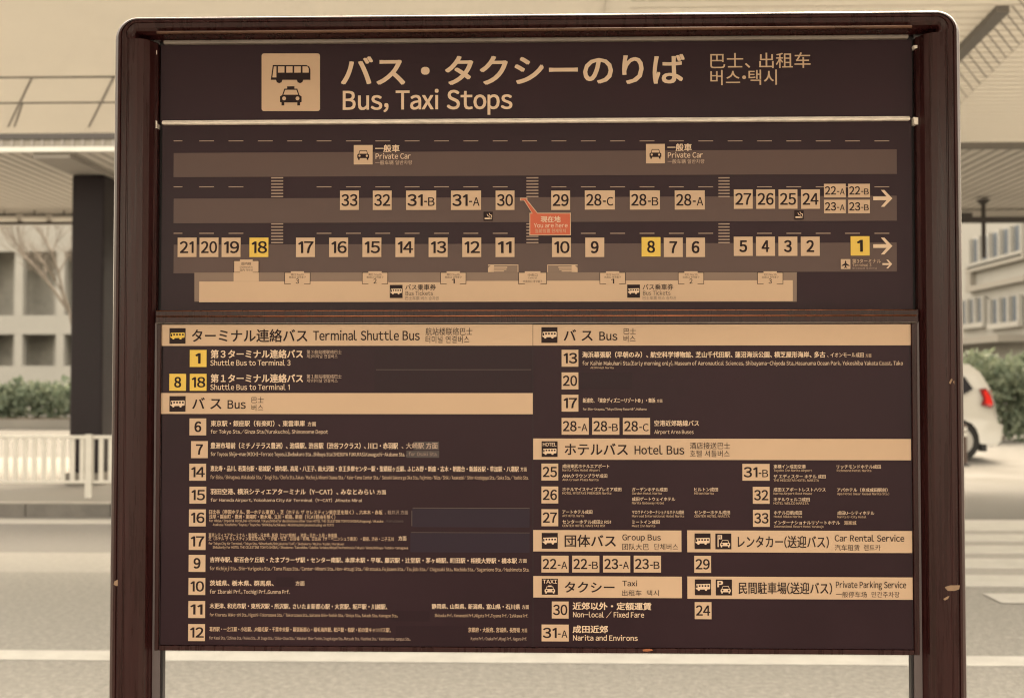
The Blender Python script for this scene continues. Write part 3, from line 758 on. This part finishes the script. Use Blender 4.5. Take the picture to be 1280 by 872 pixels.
# stop plates on the map
for x, s in ((425, '33'), (466, '32'), (619.5, '30'), (689, '29')): plate(x, 238.3, x + 23.6, 262.4, s, mp_, Yc)
for x, s in ((917.3, '27'), (945.2, '26'), (973.2, '25'), (1001.3, '24')): plate(x, 236.8, x + 23.6, 261, s, mp_, Yc)
for x, s in ((507.6, '31-B'), (563.7, '31-A')): plate(x, 238.3, x + 37.6, 262.4, s, mp_, Yc)
for x, s in ((731, '28-C'), (787.3, '28-B'), (843.4, '28-A')): plate(x, 238, x + 37.6, 262, s, mp_, Yc)
for x, y, s in ((1030, 229.8, '22-A'), (1060.2, 229.8, '22-B'), (1030, 249.7, '23-A'), (1060.2, 249.7, '23-B')): plate(x, y, x + 27.2, y + 17, s, mp_, Yc)
for x, s in ((222, '21'), (249.4, '20'), (277, '19'), (370, '17'), (411.4, '16'), (453, '15'), (494.3, '14'), (535.8, '13'), (577.8, '12'), (619.4, '11'), (690, '10'), (731.6, '9'), (829.8, '7'), (857.6, '6')): plate(x, 297, x + 23.7, 321.2, s, mp_, Yc)
for x, s in ((917.2, '5'), (945, '4'), (973, '3'), (1001, '2')): plate(x, 295.8, x + 23.7, 319.8, s, mp_, Yc)
for x, y, s in ((311.8, 297, '18'), (802, 296.4, '8'), (1063.3, 295.2, '1')): plate(x, y, x + 23.7, y + 24.2, s, mp_, Yc, 'yellow')
arrow(1091.5, 237.5, 1115.5, 258.5, mp_, Yc); arrow(1091.5, 297, 1115.5, 318, mp_, Yc); arrow(1103, 324.6, 1115.3, 335.4, mp_, Yc)
# private cars
for x, y in ((442.2, 181.4), (807.5, 180)):
    m = MB(); rect(m, x, y, x + 23.6, y + 24.3, Yc, 'tan'); car_front(m, x + 4.4, y + 6.5, 14.8, 12, Yc - .0004, 'ink', 'tan'); obj('pictogram', m, mp_)
    m = MB(); text(m, '一般車', x + 27, x + 57, y - .2, y + 8.6, Yc, 'cream', bold=.05); text(m, 'Private Car', x + 27.4, x + 71, y + 10.6, y + 17.2, Yc, 'cream', bold=.03)
    text(m, '一般车辆 일반차량', x + 27, x + 73, y + 19.2, y + 24.4, Yc, 'mid', bold=.02); obj('lettering', m, mp_)
# smoking areas
for x, y in ((604.4, 264.6), (993, 263)):
    m = MB(); rect(m, x, y, x + 11.6, y + 11.4, Yc, 'ink'); rect(m, x + 1.4, y + 7.6, x + 8, y + 9.4, Yc - .0004, 'cream'); rect(m, x + 8.6, y + 7.6, x + 10, y + 9.4, Yc - .0004, 'cream')
    poly(m, [(x + 9.8, y + 7), (x + 9.8, y + 5), (x + 7.6, y + 4), (x + 6.6, y + 2), (x + 7.2, y + 1.6), (x + 8.2, y + 3.4), (x + 10.6, y + 4.4), (x + 10.6, y + 7)], Yc - .0004, 'cream')
    poly(m, [(x + 8.2, y + 6.8), (x + 5.2, y + 5.6), (x + 4, y + 3), (x + 4.6, y + 2.8), (x + 5.8, y + 5), (x + 8.6, y + 6.2)], Yc - .0004, 'cream'); obj('smoking_pictogram', m, mp_)
# you are here
m = MB()
out = [(661.8, 266), (664.6, 266), (655, 250.8), (650, 250.8), (650, 247.3), (659.2, 247.3), (659.2, 250), (672, 266), (713.6, 266), (713.6, 294.2), (661.8, 294.2)]
poly(m, out, Yd, 'tan')
poly(m, [(662.8, 267), (665.8, 267), (655.8, 250.2), (651, 249.9), (651, 248.3), (658.2, 248.3), (658.2, 250.4), (671.6, 267), (712.6, 267), (712.6, 293.2), (662.8, 293.2)], Yd - .0003, 'orange')
text(m, '現在地', 676, 700.6, 270.2, 277.6, Yd - .0006, 'cream', bold=.04); text(m, 'You are here', 667.4, 709.4, 279, 284.4, Yd - .0006, 'cream', bold=.02); text(m, '当前位置 현재위치', 669, 707, 286, 290.8, Yd - .0006, 'tan')
obj('you_are_here_marker', m, mp_, label='orange red callout pointing at the current position')
# tickets
for x, y in ((487.2, 356), (784, 355.6)):
    bus_plate('bus_pictogram', x, y, x + 16, y + 16.4, mp_, Yc)
    m = MB(); text(m, 'バス乗車券', x + 19.4, x + 57.6, y - 0.6, y + 6.4, Yc, 'ink', bold=.03); text(m, 'Bus Tickets', x + 19.8, x + 54, y + 8, y + 13, Yc, 'ink', bold=.015); text(m, '巴士车票 버스 승차권', x + 19.4, x + 61, y + 14.4, y + 18.8, Yc, 'shade', bold=.02); obj('lettering', m, mp_)
m = MB(); rect(m, 1051, 323.8, 1063, 336.2, Yc, 'tan')
poly(m, [(1057, 325.4), (1057.9, 327), (1057.9, 329), (1061.9, 331.6), (1061.9, 332.6), (1057.9, 331.6), (1057.8, 333.4), (1059, 334.4), (1059, 335), (1057, 334.6), (1055, 335), (1055, 334.4), (1056.2, 333.4), (1056.1, 331.6), (1052.1, 332.6), (1052.1, 331.6), (1056.1, 329), (1056.1, 327)], Yc - .0004, 'ink'); obj('airplane_pictogram', m, mp_)
m = MB(); text(m, '第3ターミナル', 1065.4, 1101, 323.6, 328.8, Yc, 'tan', bold=.03); text(m, 'Terminal 3', 1065.6, 1089, 329.6, 333, Yc, 'tan'); text(m, '第３航站楼 제3터미널', 1065.4, 1096, 334, 336.6, Yc, 'dull'); obj('lettering', m, mp_)

# ------------------------------------------------------------------ divider ledges and the projecting lower panel
m = MB(); m.box(xiL + .002, xiR - .002, D - .004, D + .012, at(660, 403.6, D - .01).z, at(660, 387, D - .01).z, 'frame'); dv = obj('divider_rail', m, sgn, bevel=.001)
for y0, y1, mt, dd in ((387.2, 388.3, 'copper', .006), (393.8, 395.4, 'copper', .010), (402.6, 404.0, 'dullsteel', .008)):
    m = MB(); A, B = at(195, (y0 + y1) / 2, D - dd), at(1146, (y0 + y1) / 2, D - dd); rad = (y1 - y0) / 2 * D / F
    zc = at(660, (y0 + y1) / 2, D - dd).z
    m.tube((A.x, D - dd + .002, zc), (B.x, D - dd + .002, zc), rad, rad, mt, 8); obj('ridge', m, dv, smooth=True)
m = MB()
xa_, xb_ = at(194.5, 600, D - .006).x, at(1148, 600, D - .006).x
xa2, xb2 = at(200.6, 600, D).x, at(1140.5, 600, D).x
zt_, zb2 = at(660, 404.4, D).z, at(660, 808.5, D).z
zlo = at(660, 815.5, D - .006).z
m.box(xa_, xa2, D - .006, D + .018, zlo, zt_, 'frame'); m.box(xb2, xb_, D - .006, D + .018, zlo, zt_, 'frame'); m.box(xa2 + .0003, xb2 - .0003, D - .0055, D + .018, zlo, zb2, 'frame')
obj('lower_frame', m, sgn, bevel=.0015)
m = MB(); m.box(xa2 + .0005, xb2 - .0005, D, D + .015, zb2 + .0005, zt_, 'panel'); dp = obj('directory_panel', m, sgn)
m = MB()
for xx in (666.2, 1139.3): rect(m, xx - .3, 433, xx + .3, 808, D - .0003, 'gap')
obj('panel_seam', m, dp)
Ya, Yb, Yc = D - .0006, D - .0012, D - .0018
def band(x0, y0, x1, y1): m = MB(); rect(m, x0, y0, x1, y1, Ya, 'tan'); return obj('heading_band', m, dp)
band(201, 405.6, 665.8, 432); band(666.4, 405.4, 1138.3, 431.6); band(201, 491, 666, 517.2); band(666.5, 548, 1138.8, 574.5)
band(666.5, 662.3, 851.8, 689); band(859, 662.8, 1140.2, 690.2); band(666.6, 719.8, 852.4, 746.6); band(859.2, 720.6, 1140.8, 748.4)
def lines(name, items):
    m = MB()
    for it in items:
        s, x0, x1, yt, yb, mt = it[:6]; text(m, s, x0, x1, yt, yb, Yb if mt != 'faded' else Yc, mt, bold=it[6] if len(it) > 6 else 0.0)
    return obj(name, m, dp)
bus_plate('bus_pictogram', 211.8, 410, 231.9, 429.4, dp, Yb, 'yellow')
bus_plate('bus_pictogram', 211.8, 494.8, 231.9, 514.2, dp, Yb)
bus_plate('bus_pictogram', 676.7, 408.8, 696.8, 428.4, dp, Yb)
bus_plate('bus_pictogram', 677, 551.2, 697, 570.8, dp, Yb, word='HOTEL')
bus_plate('bus_pictogram', 677.2, 665.6, 697.2, 685.4, dp, Yb)
bus_plate('bus_pictogram', 868.2, 666.2, 888.2, 685.8, dp, Yb)
bus_plate('bus_pictogram', 868.6, 723.6, 888.8, 743.4, dp, Yb)
def car_plate(name, x0, y0, x1, y1, word=None, letter=None):
    m = MB(); rect(m, x0, y0, x1, y1, Yb, 'ink'); w, h = x1 - x0, y1 - y0; Y_ = Yb - .0003
    if word:
        text(m, word, x0 + .06 * w, x1 - .06 * w, y0 + .06 * h, y0 + .29 * h, Y_, 'cream', bold=.09); car_front(m, x0 + .18 * w, y0 + .48 * h, .64 * w, .44 * h, Y_, 'cream', 'ink', roof=True)
    else:
        car_front(m, x0 + .30 * w, y0 + .42 * h, .62 * w, .46 * h, Y_, 'cream', 'ink')
        if letter == 'P': text(m, 'P', x0 + .12 * w, x0 + .42 * w, y0 + .10 * h, y0 + .46 * h, Y_, 'cream', bold=.14)
        else:
            rect(m, x0 + .14 * w, y0 + .10 * h, x0 + .42 * w, y0 + .36 * h, Y_, 'cream'); rect(m, x0 + .14 * w, y0 + .36 * h, x0 + .20 * w, y0 + .86 * h, Y_, 'cream'); text(m, 'R', x0 + .20 * w, x0 + .36 * w, y0 + .15 * h, y0 + .31 * h, Y_ - .0003, 'ink', bold=.05)
    return obj(name, m, dp)
car_plate('taxi_pictogram', 677.2, 722.8, 697.4, 742.8, word='TAXI')
car_plate('car_pictogram', 894.2, 666.4, 914.2, 686, letter='R'); car_plate('car_pictogram', 894.8, 723.8, 915, 743.6, letter='P')
# headings
lines('heading_lettering', [('ターミナル連絡バス', 240, 384, 411.6, 427, 'ink', .03), ('Terminal Shuttle Bus', 391.5, 524.5, 413.6, 425, 'ink', .03), ('航站楼联络巴士', 532, 590.5, 409.6, 418.6, 'ink'), ('터미널 연결버스', 532, 586.5, 419.6, 428.4, 'ink')])
lines('heading_lettering', [('バ ス', 240.5, 276.6, 496.6, 511.4, 'ink', .03), ('Bus', 284.6, 307, 500, 510.4, 'ink', .03), ('巴士', 314.4, 329.6, 495.8, 503.4, 'ink'), ('버스', 314.4, 329, 505.4, 513, 'ink')])
lines('heading_lettering', [('バ ス', 704.8, 740.6, 411.6, 426.2, 'ink', .03), ('Bus', 749.4, 771.6, 414.6, 425, 'ink', .03), ('巴士', 779.6, 795, 410, 417.6, 'ink'), ('버스', 779.4, 794.4, 419.2, 427, 'ink')])
lines('heading_lettering', [('ホテルバス', 706, 784.6, 553.8, 568.6, 'ink', .03), ('Hotel Bus', 793.4, 855.2, 557, 567.4, 'ink', .03), ('酒店接送巴士', 862.4, 912.6, 552.6, 560.8, 'ink'), ('호텔 셔틀버스', 862.4, 912, 562.4, 570.6, 'ink')])
lines('heading_lettering', [('団体バス', 706, 769.6, 668.2, 682.8, 'ink', .03), ('Group Bus', 778, 826, 667.6, 674.8, 'ink', .03), ('团队大巴', 777.8, 811, 679, 686.8, 'ink'), ('단체버스', 817.6, 847.6, 679, 686.8, 'ink')])
lines('heading_lettering', [('レンタカー(送迎バス)', 922.4, 1036, 669.4, 684, 'ink', .03), ('Car Rental Service', 1043.6, 1130.2, 668.6, 676.2, 'ink', .03), ('汽车租赁', 1043.6, 1074.6, 680.4, 687.6, 'ink'), ('렌트카', 1080, 1100.6, 680.4, 687.6, 'ink')])
lines('heading_lettering', [('タクシー', 706, 768, 726.6, 740.2, 'ink', .03), ('Taxi', 778, 796.4, 725.4, 732, 'ink', .03), ('出租车', 777.6, 802, 737, 744.2, 'ink'), ('택시', 808.6, 823.6, 737, 744.2, 'ink')])
lines('heading_lettering', [('民間駐車場(送迎バス)', 923.4, 1040, 727.4, 741.6, 'ink', .03), ('Private Parking Service', 1045, 1132.6, 726.6, 734.4, 'ink', .03), ('一般停车场', 1045, 1083.6, 739, 746, 'ink'), ('민간주차장', 1089.6, 1124.4, 739, 746, 'ink')])
# number plates
for x, y, s, mt in ((237.2, 437.2, '1', 'yellow'), (211.6, 467, '8', 'yellow'), (237.2, 467, '18', 'yellow'), (236.8, 522.6, '6', 'tan'), (238.8, 551, '7', 'tan'), (236.6, 579.2, '14', 'tan'), (236.8, 607.8, '15', 'tan'), (236.2, 636.2, '16', 'tan'), (236, 665.6, '17', 'tan'),
                    (235.8, 693, '9', 'tan'), (235.6, 721.8, '10', 'tan'), (235.4, 750.6, '11', 'tan'), (235.2, 779.4, '12', 'tan'), (702, 437, '13', 'tan'), (702, 465.2, '20', 'tan'), (702, 493, '17', 'tan'), (676.8, 579, '25', 'tan'), (676.8, 607.6, '26', 'tan'), (676.8, 636, '27', 'tan'),
                    (941, 608, '32', 'tan'), (941.2, 636.8, '33', 'tan'), (867.8, 694.2, '29', 'tan'), (868.4, 752, '24', 'tan'), (689.8, 751.2, '30', 'tan')):
    plate(x, y, x + 21, y + 21.2, s, dp, Yb, mt)
for x, y, s in ((702, 522, '28-A'), (740.2, 522, '28-B'), (778.6, 522, '28-C'), (928, 579.4, '31-B'), (676.8, 694, '22-A'), (715.2, 694, '22-B'), (753.8, 694, '23-A'), (792.2, 694, '23-B'), (677, 780, '31-A')): plate(x, y, x + 34, y + 21, s, dp, Yb)
# destinations, left column
for y, n_ in ((437, '３'), (467.4, '１')):
    lines('lettering', [('第' + n_ + 'ターミナル連絡バス', 263.6, 378.6, y + .2, y + 10.2, 'cream', .055), ('Shuttle Bus to Terminal ' + ('3' if n_ == '３' else '1'), 263, 363 if n_ == '３' else 362, y + 13, y + 19.6, 'cream', .035), ('第' + n_ + '航站楼联络巴士', 383.4, 427, y + .4, y + 5.2, 'mid', .03), ('제' + ('3' if n_ == '３' else '1') + '터미널 연결버스', 383.4, 422, y + 6, y + 10.4, 'mid', .02)])
lines('lettering', [('東京駅・銀座駅（有楽町）、東雲車庫', 263.6, 381, 525.4, 532.4, 'cream', .05), ('方面', 384.6, 395, 527, 532.2, 'cream', .03), ('for Tokyo Sta./Ginza Sta.(Yurakucho), Shinonome Depot', 263.4, 410, 537, 541.6, 'cream', .03)])
m = MB(); rect(m, 517, 551.8, 548.8, 562, Ya, 'patch'); rect(m, 508, 563, 549, 571.8, Ya, 'patch'); obj('cover_patch', m, dp, label='greyish patch over part of a destination line')
lines('lettering', [('豊洲市場前（ミチノテラス豊洲）、池袋駅、渋谷駅（渋谷フクラス）、川口・赤羽駅', 263.4, 497.4, 553, 560.4, 'cream', .05), ('、大崎駅 方面', 502, 547, 553, 560.4, 'mid', .02), ('for Toyosu Shijo-mae (MICHI-Terrace Toyosu),Ikebukuro Sta. ,Shibuya Sta.(SHIBUYA FUKURAS),Kawaguchi-Akabane Sta.', 263.4, 506, 565.2, 569.6, 'cream', .045), (', for Osaki Sta.', 508, 546.6, 565, 569.4, 'dull')])
lines('lettering', [('恵比寿・品川、若葉台駅・稲城駅・調布駅、高尾・八王子、南大沢駅・京王多摩センター駅・聖蹟桜ヶ丘駅、ふじみ野・新座・志木・朝霞台・新越谷駅・草加駅・八潮駅', 263.2, 648.4, 582.2, 588.8, 'cream', .06), ('方面', 650.6, 658.4, 583.6, 588.6, 'cream', .03), ('for Ebisu/Shinagawa, Wakabadai Sta./ Inagi Sta./Chofu Sta.,Takao/Hachioji, Minami Osawa Sta./ Keio-Tama Center Sta./ Seiseki Sakura ga Oka Sta., Fujimino/Niiza/Shiki/Asakadai/ Shin-Koshigaya Sta./Soka Sta./ Yashio Sta.', 263, 660.4, 594.2, 598.6, 'tan', .03)])
lines('lettering', [('羽田空港、横浜シティエアターミナル（Y-CAT）、みなとみらい', 263.2, 468, 610.6, 617.6, 'cream', .05), ('方面', 471, 482.4, 612, 617.4, 'cream', .03), ('for Haneda Airport, Yokohama City Air Terminal（Y-CAT）,Minato Mirai', 263.2, 452, 622.2, 627, 'cream', .03, )])
lines('lettering', [('日比谷（帝国ホテル、第一ホテル東京）、芝（ホテル ザ セレスティン東京芝を除く）、六本木・赤坂', 261.4, 478, 637, 642.2, 'tan', .05), ('、軽井沢 方面', 481, 510, 637.4, 642.4, 'dull'), ('浅草・錦糸町・豊洲・東陽町・新木場、立川・昭島、新宿（TCAT経由を除く）', 261.4, 419, 642.8, 648, 'tan', .05),
                    ('for Hibiya/Imperial Hotel,Dai-ichi Hotel Tokyo),Shiba(for destinations other than HOTEL THE CELESTINE TOKYO SHIBA),Roppongi/Akasaka', 261.4, 479, 649.2, 652.2, 'tan', .05), (', Karuizawa', 481, 504, 649.2, 652.2, 'faded'), ('Asakusa/Kinshicho/Toyosu/Toyocho/Shinkiba,Tachikawa/Akishima,Shinjuku(excluding via TCAT)', 266, 417, 654, 657, 'tan', .05)])
lines('lettering', [('東京シティエアターミナル・東京駅・日本橋、新宿（TCAT経由）、池袋・目白・九段・後楽園', 260.8, 421, 666, 670.8, 'tan', .05), ('芝（ホテル ザ セレスティン東京芝のみ）・汐留・竹芝・お台場・有明、日比谷（ザ・ペニンシュラ東京）・銀座、渋谷・二子玉川', 260.6, 492, 670.4, 675.2, 'tan', .05), ('方面', 498, 508, 669.6, 675, 'cream', .03),
                    ('for Tokyo City Air Terminal/Tokyo Sta./Nihonbashi,Shinjuku(via TCAT)/Ikebukuro/Mejiro/Kudan/Korakuen', 260.8, 430, 677.6, 680.6, 'tan', .05), ('Shiba(only for HOTEL THE CELESTINE TOKYO SHIBA)/Shiodome/Takeshiba/Odaiba/Ariake,Hibiya(The Peninsula Tokyo)/Ginza,Shibuya/Futako-tamagawa', 266, 510, 682.4, 685.4, 'tan', .05)])
lines('lettering', [('吉祥寺駅、新百合ケ丘駅・たまプラーザ駅・センター南駅、本厚木駅・平塚、藤沢駅・辻堂駅・茅ヶ崎駅、町田駅・相模大野駅・橋本駅', 262.6, 646, 696.4, 702.8, 'cream', .05), ('方面', 648.4, 658.4, 697.8, 702.8, 'cream', .03), ('for Kichijoji Sta., Shin-Yurigaoka Sta./Tama Plaza Sta./Center-Minami Sta., Hon-Atsugi Sta./Hiratsuka, Fujisawa Sta./Tsujido Sta./ Chigasaki Sta., Machida Sta./Sagamiono Sta./Hashimoto Sta.', 262.2, 661.4, 708.6, 712.8, 'tan', .035)])
lines('lettering', [('茨城県、栃木県、群馬県、', 262.4, 342, 725, 731.6, 'cream', .05), ('方面', 369.4, 380.6, 725.8, 731.4, 'cream', .03), ('for Ibaraki Prf., Tochigi Prf.,Gunma Prf.', 262.2, 362, 736.8, 741.4, 'cream', .03)])
lines('lettering', [('木更津、和光市駅・東所沢駅・所沢駅、さいたま新都心駅・大宮駅、坂戸駅・川越駅、', 262.2, 484, 754, 760.4, 'cream', .05), ('静岡県、山梨県、新潟県、富山県・石川県', 539.8, 650, 754.4, 760.6, 'cream', .05), ('方面', 652.4, 661, 755.6, 760.6, 'cream', .03), ('for Kisarazu, Wako-shi Sta., Higashi-Tokorozawa Sta./ Tokorozawa Sta., Saitama Shin-Toshin Sta./Omiya Sta., Sakado Sta., Kawagoe Sta.,', 262, 497, 766.4, 770.2, 'tan', .02), ('Shizuoka Prf., Yamanashi Prf.,Niigata Prf.,Toyama Prf./Ishikawa Prf.', 543.4, 660, 767, 770.8, 'tan', .02)])
lines('lettering', [('葛西駅・一之江駅・小岩駅、JR稲毛駅・千葉中央駅・幕張新都心・稲毛海岸駅、松戸駅・柏駅・柏の葉キャンパス駅、', 261.8, 488.4, 783.4, 789, 'tan', .05), ('京都府・大阪府、宮城県、長野県', 585.4, 650, 783.8, 789.6, 'tan', .05), ('方面', 652, 659, 784.8, 789.6, 'tan', .03), ('for Kasai Sta./Ichinoe Sta./Koiwa Sta., JR Inage Sta./Chiba-Chuo Sta./ Makuhari Shin-Toshin, Inagekaigan Sta., Matsudo Sta./Kashiwa Sta./ Kashiwanoha-campus Sta.,', 261.6, 513, 795.6, 799.2, 'mid', .04), ('Kyoto Prf./Osaka Prf.,Miyagi Prf., Nagano Prf.', 588.6, 658.6, 796, 799.6, 'mid', .04)])
# cover films
for x0, y0, x1, y1, mt in ((515.2, 635.4, 662, 658.6, 'film'), (513, 666, 662, 690, 'film'), (489, 763, 537, 776, 'film2'), (495, 782, 583, 804, 'film2'), (468, 436, 665, 461, 'film2'), (468, 463.5, 665, 489, 'film2'), (725, 465.4, 790, 486, 'film2'), (210, 523, 232, 544, 'film2'), (345, 721, 367, 733, 'film2')):
    m = MB(); rect(m, x0, y0, x1, y1, D - .0009, mt); obj('cover_patch', m, dp)
m = MB(); rect(m, 470, 461.4, 664, 462.2, D - .0013, 'faded'); rect(m, 514.4, 638, 515.2, 657, D - .0013, 'faded'); rect(m, 516, 634.3, 662, 635, D - .0013, 'faded'); rect(m, 514, 665, 662, 665.6, D - .0013, 'faded'); obj('patch_edge', m, dp)
# destinations, right column
lines('lettering', [('海浜幕張駅（早朝のみ）、航空科学博物館、芝山千代田駅、蓮沼海浜公園、横芝屋形海岸、多古', 728, 1031.4, 439.4, 446.6, 'cream', .05), ('、イオンモール成田', 1034, 1079.6, 440.4, 446.2, 'cream', .02), ('方面', 1081.8, 1089.2, 442, 446.4, 'tan', .02), ('for Kaihin Makuhari Sta.(Early morning only), Museum of Aeronautical Sciences, Shibayama-Chiyoda Sta.,Hasunuma Ocean Park, Yokoshiba Yakata Coast, Tako', 728, 1128.6, 451.4, 456.2, 'cream', .02), ('AEON Mall Narita', 738, 767, 458.2, 460.6, 'tan', .03)])
lines('lettering', [('新浦安、「東京ディズニーリゾート®」・舞浜', 728.6, 819, 497.4, 503, 'cream', .06), ('方面', 821, 828, 498.6, 502.8, 'cream', .03), ('for Shin-Urayasu, "Tokyo Disney Resort®", Maihama', 728.6, 808, 509.2, 512.6, 'cream', .05)])
lines('lettering', [('空港近郊路線バス', 818, 873.6, 525.2, 532, 'cream', .05), ('Airport Area Buses', 818, 867, 537.4, 541.8, 'cream', .03)])
def hotel(x, y, jp, w1, en, w2): return [(jp, x, x + w1, y, y + 4.6, 'cream', .05), (en, x, x + w2, y + 5.8, y + 8.6, 'tan', .03)]
H_ = [(703, 580, '成田東武ホテルエアポート', 58.6, 'Narita Tobu Hotel Airport', 47), (703, 592, 'ANAクラウンプラザ成田', 56, 'ANA Crown Plaza Narita', 45),
      (703, 608.8, 'ホテルマイステイズプレミア成田', 73.6, 'HOTEL MYSTAYS PREMIER Narita', 61), (790, 609, 'ガーデンホテル成田', 44, 'Garden Hotel Narita', 37), (790, 621, '成田ゲートウェイホテル', 54, 'Narita Gateway Hotel', 40), (868, 609, 'ヒルトン成田', 29.4, 'Hilton Narita', 24),
      (703, 637, 'アートホテル成田', 37.4, 'ART HOTEL Narita', 27), (703, 649.4, 'センターホテル成田2 R51', 60.6, 'CENTER HOTEL NARITA2 R51', 53), (790, 637.4, 'マロウドインターナショナルホテル成田', 64.8, 'Marroad International Hotel Narita', 65), (790, 649.6, 'ミートイン成田', 34.4, 'Meet Inn Narita', 29), (868, 637.6, 'センターホテル成田', 44.4, 'CENTER HOTEL NARITA', 44),
      (967, 580.4, '東横イン成田空港', 40, 'Toyoko Inn Narita Airport', 48), (967, 592.8, 'ザ エディスター ホテル 成田', 65, 'THE HEDISTAR HOTEL NARITA', 56.6), (1046, 580.6, 'リッチモンドホテル成田', 55, 'Richmond Hotel Narita', 43),
      (967, 609.2, '成田エアポートレストハウス', 65, 'Narita Airport Rest House', 48), (967, 621.4, 'ホテルウェルコ成田', 45, 'HOTEL WELCO NARITA', 43.6), (1046.4, 609.6, 'アパホテル（京成成田駅前）', 63, 'Apa Hotel (near Keisei Narita Sta.)', 65),
      (967.4, 638, 'ホテル日航成田', 35, 'Hotel Nikko Narita', 35), (967.4, 650.4, 'インターナショナルリゾートホテル', 82.4, 'International Resort Hotel Yurakujo', 62), (1046.8, 638.4, '成田U-シティホテル', 46, 'Narita U-City Hotel', 36)]
for h in H_:
    it = hotel(*h)
    if 'Yurakujo' in h[4]: it.append(('湯楽城', 1055, 1070.4, 650.6, 655.4, 'tan', .05))
    lines('lettering', it)
lines('lettering', [('近郊以外・定額運賃', 716, 814, 752.6, 761.4, 'cream', .055), ('Non-local / Fixed Fare', 716.4, 805, 764.6, 771, 'cream', .035)])
lines('lettering', [('成田近郊', 716, 759.6, 781.4, 790.2, 'cream', .055), ('Narita and Environs', 716.4, 797, 793.6, 800, 'cream', .035)])
m = MB(); blob(m, [(803, 811.4), (808, 810.4), (815, 810.6), (816, 812.6), (809, 813.6), (804, 813.4)], D - .0068, 'copper'); obj('paint_chip', m, dp)

bpy.data.scenes.remove(GS)
